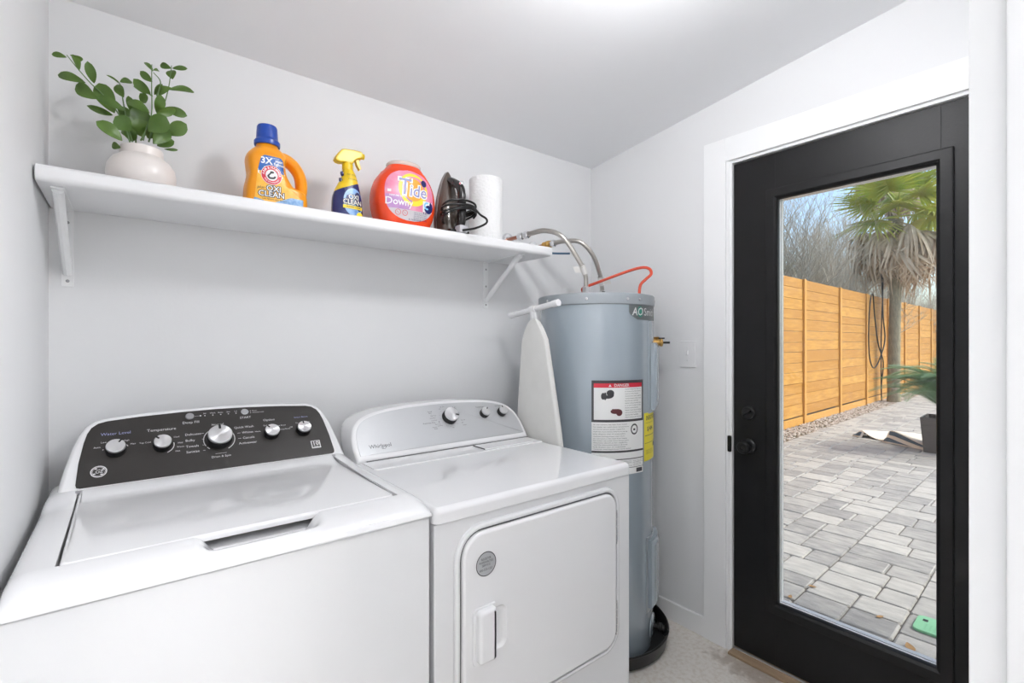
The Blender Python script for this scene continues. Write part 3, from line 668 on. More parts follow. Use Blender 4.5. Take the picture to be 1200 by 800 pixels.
# ---------------------------------------------------------------- wall shelf and its brackets
m = MB()
pr = rrect(-0.312, -0.004, 1.716, 1.757, (0.014, 0.002, 0.002, 0.014), 4)
rg = []
for x, o in ((0.004, -0.003), (0.006, 0.0), (1.640, 0.0), (1.646, -0.003), (1.648, -0.008)): rg.append([(x, v, z) for v, z in offset(pr, o)])
m.rings(rg); solo('wall_shelf', m, M_shelf, 'long white wooden wall shelf above the washer and dryer', 'shelf')
def bracket(x, label):
    t = thing('shelf_bracket', label, 'bracket', (x, -0.006, 1.50), group='white metal shelf brackets')
    m = MB(); m.plate(rrect(x - 0.0135, x + 0.0135, 1.497, 1.7155, 0.003), 0.004, lambda u, v, w: (u, -w, v), 0.001); part('wall_plate', m, M_trim, t)
    m = MB(); m.plate(rrect(x - 0.0135, x + 0.0135, -0.275, -0.004, 0.003), 0.004, lambda u, v, w: (u, v, 1.7155 - w), 0.001); part('shelf_plate', m, M_trim, t)
    m = MB()
    m.tube([(x, -0.006, 1.535), (x, -0.02, 1.545), (x, -0.235, 1.70), (x, -0.26, 1.7105)], lambda q: 0.0115, 10); part('brace', m, M_trim, t)
    for z in (1.513, 1.60, 1.68):
        m = MB(); m.lathe([(0.0045, 0), (0.003, 0.002)], (x, -0.004, z), (0, -1, 0), 10); part('screw', m, M_grey, t)
bracket(0.040, 'white metal shelf bracket beside the left wall')
bracket(1.504, 'white metal shelf bracket at the right end of the shelf')

# ---------------------------------------------------------------- water heater in the corner
HC = Vector((1.877, -0.354, 0)); HR = 0.2575
hb = (Vector((CAM.x, CAM.y, 0)) - HC).normalized(); hr = Vector((-hb.y, hb.x, 0))
if hr.dot(RGT) < 0: hr = -hr
def hp(s, z, w, r=HR): a = s / r; return HC + (hb * cos(a) + hr * sin(a)) * (r + w) + Vector((0, 0, z))
def ha(deg, z, w, r=HR): return hp(radians(deg) * r, z, w, r)
ht = thing('water_heater', 'tall grey cylindrical water heater in the corner behind the dryer', 'water heater', (HC.x, HC.y, 0.012))
m = MB(); m.lathe([(HR - 0.004, 0.012), (HR - 0.004, 0.034), (HR, 0.036), (HR, 1.497)], HC, seg=72, cap1=False); part('tank_jacket', m, M_tank, ht)
m = MB(); m.lathe([(HR + 0.003, 1.494), (HR + 0.006, 1.497), (HR + 0.006, 1.536), (HR + 0.003, 1.541), (HR - 0.01, 1.544), (HR - 0.02, 1.541), (0.10, 1.556), (0.001, 1.558)], HC, seg=72); part('top_cap', m, M_tankd, ht)
for a in (-52, -8, 30, 44, 80):
    n = (ha(a, 0, 1) - ha(a, 0, 0)); m = MB(); m.lathe([(0.006, 0), (0.005, 0.003), (0.001, 0.0035)], ha(a, 1.517, 0.006), n, 10); part('screw', m, M_alu, ht)
def curved_box(a0, a1, z0, z1, w, bev, name, material, zb=0.0):
    m = MB(); R = []
    for (da, dz, ww) in ((0, 0, 0.0), (0, 0, w - bev), (bev * 200, bev * 0.9 + zb, w)):
        o = rrect(a0 + da, a1 - da, z0 + dz, z1 - dz, (0.2, 0.2, 0.2, 0.2), 2)
        o = []
        n = 6
        for k in range(n + 1): o.append((a0 + da + (a1 - a0 - 2 * da) * k / n, z0 + dz))
        for k in range(n + 1): o.append((a1 - da - (a1 - a0 - 2 * da) * k / n, z1 - dz))
        R.append([ha(a, z, ww) for a, z in o])
    # fill the face as strips
    m.rings(R, False, False); n = 6; top = R[-1]
    for k in range(n): m.add([top[k], top[k + 1], top[2 * n - k], top[2 * n + 1 - k]], [(0, 1, 2, 3)])
    return part(name, m, material, ht)
curved_box(60, 108, 1.03, 1.428, 0.004, 0.001, 'wiring_channel', M_tank)
curved_box(66, 102, 1.045, 1.335, 0.026, 0.008, 'element_cover', M_tank, 0.012)
curved_box(56, 112, 0.175, 0.50, 0.0015, 0.0005, 'cover_seam', M_tankd)
curved_box(60, 98, 0.195, 0.485, 0.026, 0.008, 'element_cover', M_tank, 0.012)
# brand plate
m = MB(); m.strip(1.432, 1.496, lambda z: radians(32 + 10 * max(0, (1.462 - z) / 0.03) ** 1.6) * HR, lambda z: radians(98) * HR, hp, 0.002, 16, 10)
bp_ = part('brand_plate', m, mat('brand_plate_grey', (0.13, 0.145, 0.15), 0.35), ht, label='dark grey brand plate')
m = MB(); m.disc(radians(45.5) * HR, 1.465, 0.017, 0.023, hp, 0.003, 24); part('emblem', m, mat('emblem_green', (0.03, 0.23, 0.17), 0.4), bp_, label='green oval emblem')
m = MB(); m.text('AO', 0.047, radians(42.3) * HR, 1.464, hp, 0.0036, shear=0.15, fat=0.012, sx=0.9); m.text('Smith', 0.046, radians(62.5) * HR, 1.464, hp, 0.003, sx=0.98); part('lettering', m, M_inkw, bp_, kind='stuff', label='white lettering')
# warning label
A = lambda d: radians(d) * HR
L0, L1 = A(-3.5), A(50)
m = MB(); m.strip(0.79, 1.180, lambda z: L0, lambda z: L1, hp, 0.0008, 20, 4)
wl = part('warning_label', m, M_lwhite, ht, label='large white warning label with red band and black border')
m = MB()
z1, z0 = 1.180, 1.008
m.strip(z1 - 0.012, z1, lambda z: L0, lambda z: L1, hp, 0.0014, 20, 1); m.strip(z0, z0 + 0.010, lambda z: L0, lambda z: L1, hp, 0.0014, 20, 1)
m.strip(z0, z1, lambda z: L0, lambda z: L0 + 0.009, hp, 0.0014, 1, 2); m.strip(z0, z1, lambda z: L1 - 0.009, lambda z: L1, hp, 0.0014, 1, 2)
m.strip(0.882, 0.890, lambda z: L0, lambda z: L1, hp, 0.0014, 20, 1); m.strip(0.852, 0.8555, lambda z: L0, lambda z: L1, hp, 0.0014, 20, 1)
m.strip(0.8165, 0.8185, lambda z: L0, lambda z: L1, hp, 0.0014, 20, 1)
def lines(u0, u1, v1, v0, n, size=0.006, texts=None):
    words = ['read the instructions before servicing', 'disconnect electric power supply first', 'hot water can scald check temperature', 'do not remove this label from heater', 'maximum working pressure rated volume', 'keep all parts clear of combustibles']
    for k in range(n):
        v = v1 + (v0 - v1) * (k + 0.5) / n; s = words[(k * 5 + int(u0 * 1e3)) % 6]; V, F = text_mesh(s, 'LEFT', 0, 0.0)
        wd = max(x for x, y in V) * size
        m.text(s, size, u0, v, hp, 0.0014, 'LEFT', sx=min(1.6, (u1 - u0) / wd * (0.8 + 0.2 * ((k * 7) % 3 != 2))))
um = L0 + (L1 - L0) * 0.56
lines(um + 0.006, L1 - 0.014, z1 - 0.032, z0 + 0.014, 13, 0.0068)
lines(L0 + 0.006, L0 + (L1 - L0) * 0.72, 1.003, 0.945, 6, 0.006); lines(L0 + 0.006, L1 - 0.006, 0.945, 0.893, 6, 0.006)
lines(L0 + 0.006, um - 0.09, 0.838, 0.822, 2, 0.006)
lines(L0 + 0.004, L0 + 0.075, 0.838, 0.792, 6, 0.005); lines(L0 + 0.085, um + 0.04, 0.848, 0.822, 4, 0.005); lines(um + 0.045, L1 - 0.004, 0.848, 0.822, 4, 0.005)
# pictogram: wrench-like shapes and hand
for (u, v, a, b_) in ((0.30, 1.115, 0.009, 0.014), (0.36, 1.115, 0.006, 0.016), (0.52, 1.128, 0.016, 0.013), (0.44, 1.112, 0.020, 0.007), (0.58, 1.122, 0.007, 0.012)):
    m.disc(L0 + (um - L0) * (u + 0.05), v, a, b_, hp, 0.0014, 14)
m.disc(L0 + (L1 - L0) * 0.78, 0.975, 0.019, 0.023, hp, 0.0014, 24, 0.72); m.rect(L0 + (L1 - L0) * 0.755, L0 + (L1 - L0) * 0.80, 0.970, 0.978, hp, 0.0014)
m.strip(0.795, 0.812, lambda z: L1 - 0.042, lambda z: L1 - 0.006, hp, 0.0014, 4, 1)
part('lettering', m, M_ink, wl, kind='stuff', label='black print')
m = MB(); m.strip(z1 - 0.030, z1 - 0.012, lambda z: L0 + 0.009, lambda z: L1 - 0.009, hp, 0.0012, 20, 1); part('red_band', m, M_lred, wl, label='red band')
m = MB(); m.text('DANGER', 0.017, (L0 + L1) / 2 + 0.006, z1 - 0.0212, hp, 0.0018, fat=0.015); m.disc((L0 + L1) / 2 - 0.045, z1 - 0.0225, 0.007, 0.007, hp, 0.0018, 3, 0, radians(90), radians(450)); part('lettering', m, M_inkw, wl, kind='stuff', label='white print')
m = MB(); m.disc(L0 + (um - L0) * 0.72, 1.052, 0.020, 0.010, hp, 0.0014, 14); m.disc(L0 + (um - L0) * 0.85, 1.047, 0.014, 0.014, hp, 0.0014, 14); m.rect(L0 + (um - L0) * 0.62, L0 + (um - L0) * 0.84, 1.055, 1.062, hp, 0.0014, 4); part('hand_pictogram', m, mat('dark_maroon_print', (0.12, 0.03, 0.035), 0.5), wl, label='dark red hand pictogram')
m = MB()
for v in (0.8425, 0.8085): m.strip(v, v + 0.008, lambda z: L0 + 0.004, lambda z: L0 + 0.070, hp, 0.0012, 6, 1)
part('orange_band', m, mat('orange_print', (0.75, 0.30, 0.10), 0.5), wl, kind='stuff', label='two orange bands')
# yellow energy label
E0, E1 = A(52), A(84)
m = MB(); m.strip(0.83, 1.035, lambda z: E0, lambda z: E1, hp, 0.001, 14, 3); el = part('energy_label', m, mat('energy_label_yellow', (0.86, 0.74, 0.03), 0.4), ht, label='bright yellow energy label')
m = MB(); m.text('ENERGYGUIDE', 0.026, (E0 + E1) / 2, 1.012, hp, 0.0016, sx=0.66, fat=0.012); m.text('$ 404', 0.026, E0 + 0.055, 0.965, hp, 0.0016, fat=0.02)
m.rect(E0 + 0.006, E1 - 0.006, 0.937, 0.939, hp, 0.0016, 8); m.rect(E0 + 0.006, E1 - 0.006, 0.905, 0.9065, hp, 0.0016, 8); m.rect(E1 - 0.048, E1 - 0.020, 0.882, 0.900, hp, 0.0016, 3)
for k, v in enumerate((0.875, 0.868, 0.861, 0.992)): m.text('estimated yearly energy use kwh', 0.006, E0 + 0.012, v, hp, 0.0016, 'LEFT')
part('lettering', m, M_ink, el, kind='stuff', label='black print')
# relief valve and drain valve
v0 = ha(97, 1.335, 0); vd = (ha(97, 1.335, 1) - v0)
m = MB(); m.lathe([(0.019, 0), (0.019, 0.012), (0.014, 0.014), (0.014, 0.036), (0.018, 0.038), (0.018, 0.048)], v0, vd, 14); m.box(v0.x + .02, v0.x + .045, v0.y - .012, v0.y + .012, 1.345, 1.362, .004); rv = part('relief_valve', m, M_brass, ht, label='brass relief valve')
m = MB(); m.tube([v0 + vd * 0.045, v0 + vd * 0.082], 0.005, 8); m.box(v0.x + 0.03, v0.x + 0.07, v0.y - 0.022, v0.y - 0.016, 1.352, 1.358); part('valve_lever', m, M_rubber, rv, label='dark lever')
d0 = ha(72, 0.095, 0); dd = (ha(72, 0, 1) - ha(72, 0, 0)).normalized()
m = MB(); m.lathe([(0.052, 0.0), (0.050, 0.004), (0.035, 0.007), (0.018, 0.008)], d0, dd, 28); part('valve_escutcheon', m, M_tank, ht)
m = MB(); m.lathe([(0.013, 0.006), (0.013, 0.028), (0.019, 0.030), (0.019, 0.042), (0.012, 0.044), (0.012, 0.052)], d0, dd, 14); m.lathe([(0.010, 0), (0.010, 0.02), (0.016, 0.022), (0.016, 0.034), (0.006, 0.036)], d0 + dd * 0.036, (hr * 0.6 + Vector((0, 0, -0.55))), 14); part('drain_valve', m, M_blackm, ht, label='black drain valve')
FA, FB = Vector((1.793, -0.372, 1.552)), Vector((1.984, -0.300, 1.552))
for p in (FA, FB):
    m = MB(); m.lathe([(0.022, -0.006), (0.022, 0.004), (0.015, 0.005), (0.015, 0.03)], p, seg=18); part('water_nipple', m, M_chrome, ht)
# pan
m = MB(); PR = 0.305
R = [(PR - 0.035, 0.001), (PR - 0.012, 0.002), (PR + 0.002, 0.012), (PR + 0.010, 0.060), (PR + 0.013, 0.066), (PR + 0.009, 0.071), (PR + 0.002, 0.068), (PR - 0.008, 0.014), (PR - 0.03, 0.0115), (0.001, 0.0115)]
m.lathe(R, HC + Vector((0.006, -0.006, 0)), seg=72, cap1=True); solo('drain_pan', m, M_pan, 'black plastic drain pan on the floor under the grey water heater', 'drain pan')

# flexible water connectors
def corrugated(path, name, label, nuts):
    t = thing(name, label, 'hose', path[0], group='corrugated steel water connectors')
    P = catmull([Vector(p) for p in path], 40)
    L = [0]
    for i in range(1, len(P)): L.append(L[-1] + (P[i] - P[i - 1]).length)
    n = int(L[-1] / 0.0035); Q = []; j = 0
    for k in range(n + 1):
        d = L[-1] * k / n
        while j < len(L) - 2 and L[j + 1] < d: j += 1
        f = (d - L[j]) / max(1e-9, L[j + 1] - L[j]); Q.append(P[j].lerp(P[j + 1], f))
    m = MB(); m.tube(Q, lambda q: 0.0115 if int(round(q * n)) % 2 else 0.0090, 10); part('corrugated_pipe', m, M_braid, t, sharp=80)
    for p, d in nuts:
        m = MB(); d = Vector(d).normalized(); m.lathe([(0.015, -0.016), (0.0175, -0.013), (0.0175, 0.012), (0.0135, 0.016)], p, d, 6); part('hex_nut', m, M_chrome, t)
    return t
S1, S2 = Vector((1.637, 0, 1.838)), Vector((1.80, 0, 1.817))
def stub(S, label, nut_at):
    t = thing('water_pipe', label, 'pipe', S, group='copper pipes out of the back wall')
    m = MB(); m.lathe([(0.034, 0), (0.031, 0.006), (0.018, 0.010)], S, (0, -1, 0), 24); part('wall_flange', m, M_chrome, t)
    m = MB(); m.lathe([(0.009, 0.0), (0.009, nut_at)], S, (0, -1, 0), 12); part('copper_stub', m, M_copper, t); return t
stub(S1, 'copper pipe stub out of the wall just above the end of the shelf', 0.105)
st2 = stub(S2, 'pipe stub with a brass ball valve and blue lever behind the shelf end', 0.085)
p = [S1 + Vector((0, -0.09, 0)), S1 + Vector((0.0, -0.17, 0.001)), S1 + Vector((0.01, -0.26, 0.0)), S1 + Vector((0.045, -0.335, -0.035)), (1.745, -0.375, 1.70), (1.787, -0.376, 1.635), FA + Vector((0, 0, 0.02))]
h1 = corrugated(p, 'water_connector', 'left corrugated steel water hose curving from wall onto the water heater', [(S1 + Vector((0, -0.10, 0)), (0, -1, 0)), (S1 + Vector((0, -0.142, 0)), (0, -1, 0)), (FA + Vector((0, 0, 0.018)), (0, 0, 1))])
p = [S2 + Vector((0, -0.145, 0)), S2 + Vector((0.005, -0.22, 0.0)), S2 + Vector((0.04, -0.295, -0.012)), S2 + Vector((0.095, -0.325, -0.075)), (1.955, -0.315, 1.655), (1.983, -0.302, 1.60), FB + Vector((0, 0, 0.02))]
h2 = corrugated(p, 'water_connector', 'right corrugated steel water hose joined to the brass valve', [(S2 + Vector((0, -0.150, 0)), (0, -1, 0)), (FB + Vector((0, 0, 0.018)), (0, 0, 1))])
m = MB(); m.lathe([(0.011, 0.08), (0.017, 0.084), (0.017, 0.098), (0.013, 0.10), (0.019, 0.108), (0.019, 0.122), (0.013, 0.128), (0.017, 0.130), (0.017, 0.142), (0.011, 0.145)], S2, (0, -1, 0), 14); m.lathe([(0.008, 0), (0.008, 0.026)], S2 + Vector((0, -0.115, 0)), (0, 0, -1), 10); bv = part('ball_valve', m, M_brass, st2, label='brass ball valve')
m = MB(); c0 = S2 + Vector((0, -0.115, -0.030)); m.tube([c0 + Vector((0, 0.01, 0.004)), c0, c0 + Vector((0.008, -0.02, -0.014)), c0 + Vector((0.075, -0.075, -0.016))], 0.0052, 8, smooth=5); part('valve_lever', m, M_blue_lever, bv, label='blue lever')
M_tag = mat('clear_paper_tag', (0.78, 0.76, 0.73), 0.4)
for t, c0, ax in ((h1, Vector((1.772, -0.377, 1.662)), Vector((0.03, 0, -0.06))), (h2, Vector((1.967, -0.308, 1.632)), Vector((0.03, 0.01, -0.06)))):
    m = MB(); a = ax.normalized(); m.lathe([(0.0135, -0.022), (0.0137, 0.022)], c0, a, 14, False, False)
    side = RGT * (-1 if t is h1 else 1)
    q = [c0 + side * 0.012 + a * -0.016, c0 + side * 0.045 + a * -0.010 - FWD * 0.012, c0 + side * 0.043 + a * 0.018 - FWD * 0.012, c0 + side * 0.012 + a * 0.016]
    m.add([tuple(x) for x in q] + [tuple(x - FWD * 0.0008) for x in q], [(0, 1, 2, 3), (4, 7, 6, 5), (0, 4, 5, 1), (1, 5, 6, 2), (2, 6, 7, 3), (3, 7, 4, 0)]); part('hang_tag', m, M_tag, t)
# orange power cable
cb = [HC + Vector((-0.045, 0.02, 1.558)), atT(683, 338, 2.28), atT(700, 331, 2.27), atT(735, 318, 2.22), atT(752, 313.5, 2.20), atT(761, 315, 2.19), atT(763, 321, 2.18), atT(757, 327, 2.17), atT(750.5, 334, 2.17), atT(749, 346, 2.165)]
m = MB(); m.tube(cb, 0.0068, 8, smooth=8); solo('power_cable', m, M_red, 'orange power cable looping over the top of the water heater', 'cable')

# ---------------------------------------------------------------- ironing board between dryer and heater
ib = thing('ironing_board', 'white ironing board standing on end between dryer and water heater', 'ironing board', (1.515, -0.37, 0))
YC = -0.338
def bw(z):      # half width over the height, nose at the top
    t = (1.437 - z)
    if t < 0: return 0
    return min(0.172, 0.165 * (1 - (1 - min(1, t / 0.80)) ** 1.25) * 0.86 + 0.058 * sqrt(min(1, t / 0.09)) * (1 - 0.55 * min(1, t / 0.8)))
def yc(z): return YC - 0.030 * min(1, max(0, (1.437 - z) / 0.5))
zs = [1.437 - 0.09 * (1 - cos(pi / 2 * k / 8)) for k in range(9)] + [1.30, 1.2, 1.1, 1.0, 0.9, 0.8, 0.7, 0.5, 0.3, 0.15, 0.06]
R = []
def bx(z): return 1.5145 - 0.0 * z
prof = [(1, -0.006), (0.995, 0.004), (0.97, 0.011), (0.9, 0.013), (0, 0.014), (-0.9, 0.013), (-0.97, 0.011), (-0.995, 0.004), (-1, -0.006), (-0.97, -0.011), (0, -0.012), (0.97, -0.011)]
for z in zs:
    h = max(bw(z), 0.002); k = min(1, h / 0.03); R.append([(bx(z) - b_ * k, yc(z) + a * h, z) for a, b_ in prof])
m = MB(); m.rings(R); part('padded_board', m, M_cloth, ib, sharp=60)
m = MB(); 
for s in (-1, 1): m.tube([(1.545, yc(0.4) + s * 0.022, 0.05), (1.548, yc(1) + s * 0.020, 1.0), (1.545, YC + 0.035 + s * 0.012, 1.43), (1.545, YC + 0.04, 1.475)], 0.009, 10, smooth=5)
part('leg', m, M_plast, ib)
e0, e1 = atX(599, 369.5, 1.545), atX(654, 354.5, 1.545); dx = (e1 - e0)
m = MB(); m.tube([e0, e1], 0.0125, 14); m.tube([e0 + dx * 0.44, e0 + dx * 0.56], 0.016, 14); m.tube([e0 + dx * 0.5, e0 + dx * 0.5 + Vector((0, 0, -0.05))], lambda q: 0.016 - 0.006 * q, 12); fb = part('foot_bar', m, M_plast, ib, label='white tubular cross bar')
for a, b_ in ((e0, -1), (e1, 1)):
    m = MB(); m.tube([a - dx.normalized() * 0.03 * b_, a + dx.normalized() * 0.003 * b_], 0.0145, 14); part('end_cap', m, M_plast, fb)
m = MB(); m.box(1.498, 1.545, yc(0.3) - 0.15, yc(.3) + 0.15, 0.0, 0.065, 0.008); part('heel_rest', m, M_plast, ib)

# ---------------------------------------------------------------- things on the shelf
SZ = 1.757
def loft(m, spec, c, n_seg=40, cap0=True, cap1=True, sub=5, mm=0):
    """spec rows: (h, x0, x1, half depth, exponent, y shift) -> superellipse cross-sections, interpolated smoothly"""
    P = [spec[0]]
    for i in range(len(spec) - 1):
        a, b, c_, d = spec[max(i - 1, 0)], spec[i], spec[i + 1], spec[min(i + 2, len(spec) - 1)]
        for k in range(1, sub + 1):
            t = k / sub
            P.append(tuple(0.5 * (2 * b[q] + (c_[q] - a[q]) * t + (2 * a[q] - 5 * b[q] + 4 * c_[q] - d[q]) * t * t + (3 * b[q] - a[q] - 3 * c_[q] + d[q]) * t ** 3) if q else b[0] + (c_[0] - b[0]) * t for q in range(6)))
    R = []
    for h, x0, x1, b_, e, ysh in P:
        cx, a = (x0 + x1) / 2, (x1 - x0) / 2; r = []
        for j in range(n_seg):
            t = 2 * pi * j / n_seg; ct, st = cos(t), sin(t)
            r.append((c[0] + cx + a * math.copysign(abs(ct) ** (2 / e), ct), c[1] + ysh + b_ * math.copysign(abs(st) ** (2 / e), st), c[2] + h))
        R.append(r)
    m.rings(R, cap0, cap1, m=mm); return P
def front_fn(P, c):
    """point on the front (-y) of a loft: u = x from centre, v = height"""
    def fn(u, v, w):
        i = 0
        while i < len(P) - 2 and P[i + 1][0] < v: i += 1
        A_, B_ = P[i], P[i + 1]; t = max(0, min(1, (v - A_[0]) / max(1e-9, B_[0] - A_[0])))
        x0, x1, b_, e, ysh = [A_[k] + (B_[k] - A_[k]) * t for k in (1, 2, 3, 4, 5)]
        cx, a = (x0 + x1) / 2, (x1 - x0) / 2; q = min(0.995, abs((u - cx) / a))
        return Vector((c[0] + u, c[1] + ysh - b_ * (1 - q ** e) ** (1 / e) - w, c[2] + v))
    return fn
# --- orange detergent jug
jc = (0.55, -0.195, SZ)
jg = thing('detergent_jug', 'yellow-orange detergent jug with a blue cap and side handle on the shelf', 'detergent', jc)
spec = [(0.0, -0.088, 0.080, 0.050, 4, 0), (0.008, -0.094, 0.086, 0.055, 4, 0), (0.045, -0.094, 0.085, 0.055, 4, 0), (0.060, -0.093, 0.078, 0.055, 4, 0), (0.072, -0.091, 0.046, 0.054, 4, 0), (0.085, -0.088, 0.035, 0.053, 4, 0), (0.105, -0.085, 0.024, 0.053, 3.8, 0), (0.130, -0.088, 0.020, 0.054, 3.5, 0),
        (0.150, -0.090, 0.022, 0.054, 3.2, 0), (0.165, -0.086, 0.024, 0.050, 2.8, 0), (0.180, -0.074, 0.017, 0.043, 2.4, 0), (0.191, -0.063, 0.006, 0.035, 2.1, 0), (0.196, -0.060, 0.002, 0.031, 2, 0), (0.204, -0.060, 0.002, 0.031, 2, 0)]
m = MB(); P = loft(m, spec, jc)
jn = front_fn(P, jc)
jb = part('bottle', m, M_orange, jg, sharp=60)
hpts = [(0.066, 0, 0.046), (0.072, 0, 0.075), (0.072, 0, 0.105), (0.064, 0, 0.132), (0.045, 0, 0.156), (0.022, 0, 0.168), (0.000, 0, 0.168)]
m = MB(); m.tube([Vector(jc) + Vector(q) for q in hpts], lambda q: 0.0175 + 0.004 * abs(q - 0.5), 14, smooth=6)
m.v = [(x, jc[1] + (y - jc[1]) * 1.5, z) for x, y, z in m.v]; part('handle', m, M_orange, jg)
cx = jc[0] - 0.029
m = MB(); m.lathe([(0.0365, 0.199), (0.0375, 0.202), (0.0375, 0.212), (0.033, 0.218), (0.0315, 0.222), (0.0295, 0.257), (0.027, 0.262), (0.001, 0.263)], (cx, jc[1], SZ), seg=40); cp_ = part('cap', m, M_capblue, jg, label='blue screw cap')
m = MB(); e = 0.0006
lf0, rt0 = lambda v: -0.074 + 0.012 * max(0, (v - 0.02) / 0.13), lambda v: 0.066 if v < 0.030 else (0.066 - (v - 0.030) * 1.35 if v < 0.07 else max(0.004, 0.012 - (v - 0.07) * 0.05))
m.strip(0.012, 0.112, lf0, rt0, jn, e, 16, 14); lb = part('label', m, M_lyel, jg, label='yellow front label')
m = MB(); m.strip(0.104, 0.153, lambda v: -0.066 + (v - 0.104) * 0.22 + 0.008 * max(0, (v - 0.143) / 0.01) ** 2, lambda v: 0.009 - 0.008 * max(0, (v - 0.143) / 0.01) ** 2 - 0.04 * (v - 0.104), jn, 0.0010, 14, 8); part('label_top', m, M_lblue, lb, label='blue label panel')
m = MB(); m.strip(0.012, 0.034, lambda v: -0.02 + (0.034 - 0.034) + (v - 0.012) * 2.2, lambda v: 0.066, jn, 0.0010, 12, 6); m.strip(0.012, 0.020, lambda v: -0.076, lambda v: -0.045 - (v - 0.012) * 3, jn, 0.0010, 6, 3); part('label_wave', m, M_lsky, lb, kind='stuff', label='blue and white splash')
bu, bv_ = -0.0275, 0.0945
m = MB(); m.disc(bu, bv_, 0.0300, 0.0300, jn, 0.0014, 40); m.disc(bu, bv_ + 0.008, 0.040, 0.018, jn, 0.0012, 9, 0)
m.text('3X', 0.027, -0.042, 0.1355, jn, 0.0016, fat=0.03); m.text('stain', 0.0125, -0.006, 0.140, jn, 0.0016, fat=0.02); m.text('fighters', 0.0125, -0.003, 0.130, jn, 0.0016, fat=0.02); m.text('concentrated', 0.006, -0.022, 0.1475, jn, 0.0016)
part('lettering', m, M_lwhite, lb, kind='stuff', label='white print')
m = MB(); m.disc(bu, bv_, 0.0285, 0.0285, jn, 0.0018, 40, 0.60); part('round_emblem', m, M_lred, lb, label='red ring emblem')
m = MB()
def arc_text(s, R_, a_mid, size, sgn=1, fn=jn, u0=bu, v0_=bv_, w=0.0022, sx=1.0, mb=None):
    ws = []
    for ch in s: V, F = text_mesh(ch if ch != ' ' else '.', 'CENTER', 0, 0.02); ws.append((max(x for x, y in V) - min(x for x, y in V) + 0.10) * size * sx)
    tot = sum(ws); a = a_mid + sgn * tot / 2 / R_
    for ch, wd in zip(s, ws):
        a -= sgn * wd / 2 / R_
        if ch != ' ': mb.text(ch, size, u0 + R_ * cos(a), v0_ + R_ * sin(a), fn, w, rot=a - pi / 2 if sgn > 0 else a + pi / 2, fat=0.02, sx=sx)
        a -= sgn * wd / 2 / R_
arc_text('ARM & HAMMER', 0.0228, pi / 2, 0.0095, mb=m); arc_text('THE STANDARD', 0.0228, -pi / 2, 0.0062, -1, mb=m)
part('lettering', m, M_lwhite, lb, kind='stuff', label='white print around the emblem')
m = MB()
T2 = lambda s, sz, u, v, **k: m.text(s, sz, u, v, jn, 0.0018, **k)
m.tube([jn(bu - 0.010, bv_ - 0.002, 0.002), jn(bu - 0.006, bv_ - 0.009, 0.002), jn(bu + 0.006, bv_ - 0.008, 0.002), jn(bu + 0.010, bv_ - 0.003, 0.002)], 0.0026, 6, smooth=4); m.tube([jn(bu - 0.010, bv_ - 0.003, 0.002), jn(bu - 0.002, bv_ + 0.007, 0.002)], 0.0022, 6); m.disc(bu + 0.001, bv_ + 0.009, 0.006, 0.0035, jn, 0.002, 10)
T2('plus', 0.012, -0.058, 0.053, shear=0.2)
T2('OXI', 0.0235, -0.022, 0.0525, fat=0.10); T2('CLEAN', 0.0235, -0.028, 0.0345, fat=0.10); T2('stain fighters odor blasters', 0.0065, -0.02, 0.020)
part('lettering', m, M_ink, lb, kind='stuff', label='dark print and arm symbol')
m = MB(); T2 = lambda s, sz, u, v, **k: m.text(s, sz, u, v, jn, 0.0024, **k)
T2('OXI', 0.0235, -0.022, 0.0525, fat=0.012); T2('CLEAN', 0.0235, -0.028, 0.0345, fat=0.012); part('lettering', m, M_lwhite, lb, kind='stuff', label='white print with dark outline')

# --- yellow and navy trigger spray
sc_ = (0.775, -0.20, SZ)
sp = thing('spray_bottle', 'yellow trigger spray bottle with a navy label on the shelf', 'spray bottle', sc_)
spec = [(0.0, -0.049, 0.047, 0.030, 2.6, 0), (0.006, -0.053, 0.051, 0.034, 2.6, 0), (0.05, -0.053, 0.050, 0.034, 2.6, 0), (0.08, -0.051, 0.047, 0.033, 2.5, 0), (0.105, -0.043, 0.042, 0.031, 2.4, 0), (0.125, -0.034, 0.038, 0.028, 2.3, 0), (0.145, -0.023, 0.033, 0.025, 2.2, 0), (0.165, -0.018, 0.027, 0.021, 2.1, 0), (0.180, -0.016, 0.019, 0.017, 2, 0), (0.190, -0.015, 0.016, 0.0155, 2, 0)]
m = MB(); P = loft(m, spec, sc_); sn = front_fn(P, sc_)
bm_ = bmesh.new(); vv_ = [bm_.verts.new(p) for p in m.v]
for f in m.f: bm_.faces.new([vv_[i] for i in f])
pn_ = Vector((-0.45, 0, 1)).normalized(); pc_ = Vector(sc_) + Vector((0, 0, 0.118))
bmesh.ops.bisect_plane(bm_, geom=bm_.verts[:] + bm_.edges[:] + bm_.faces[:], plane_co=pc_, plane_no=pn_, dist=1e-6)
nav = MB(); yel = MB()
for f in bm_.faces:
    tgt = nav if (f.calc_center_median() - pc_).dot(pn_) < 0 else yel
    k = len(tgt.v); tgt.v += [tuple(v.co) for v in f.verts]; tgt.f.append(tuple(range(k, k + len(f.verts)))); tgt.m.append(0)
bm_.free()
def weld_part(name, mb, mt, par, label=None):
    me = make_mesh(name, mb, mt, _root[par.name]); bm = bmesh.new(); bm.from_mesh(me); bmesh.ops.remove_doubles(bm, verts=bm.verts[:], dist=1e-5); bmesh.ops.recalc_face_normals(bm, faces=bm.faces[:])
    for e_ in bm.edges: e_.smooth = True
    bm.to_mesh(me); bm.free(); o = bpy.data.objects.new(name, me); COL.objects.link(o); o.parent = par; _root[o.name] = _root[par.name]
    if label: o['label'] = label
    return o
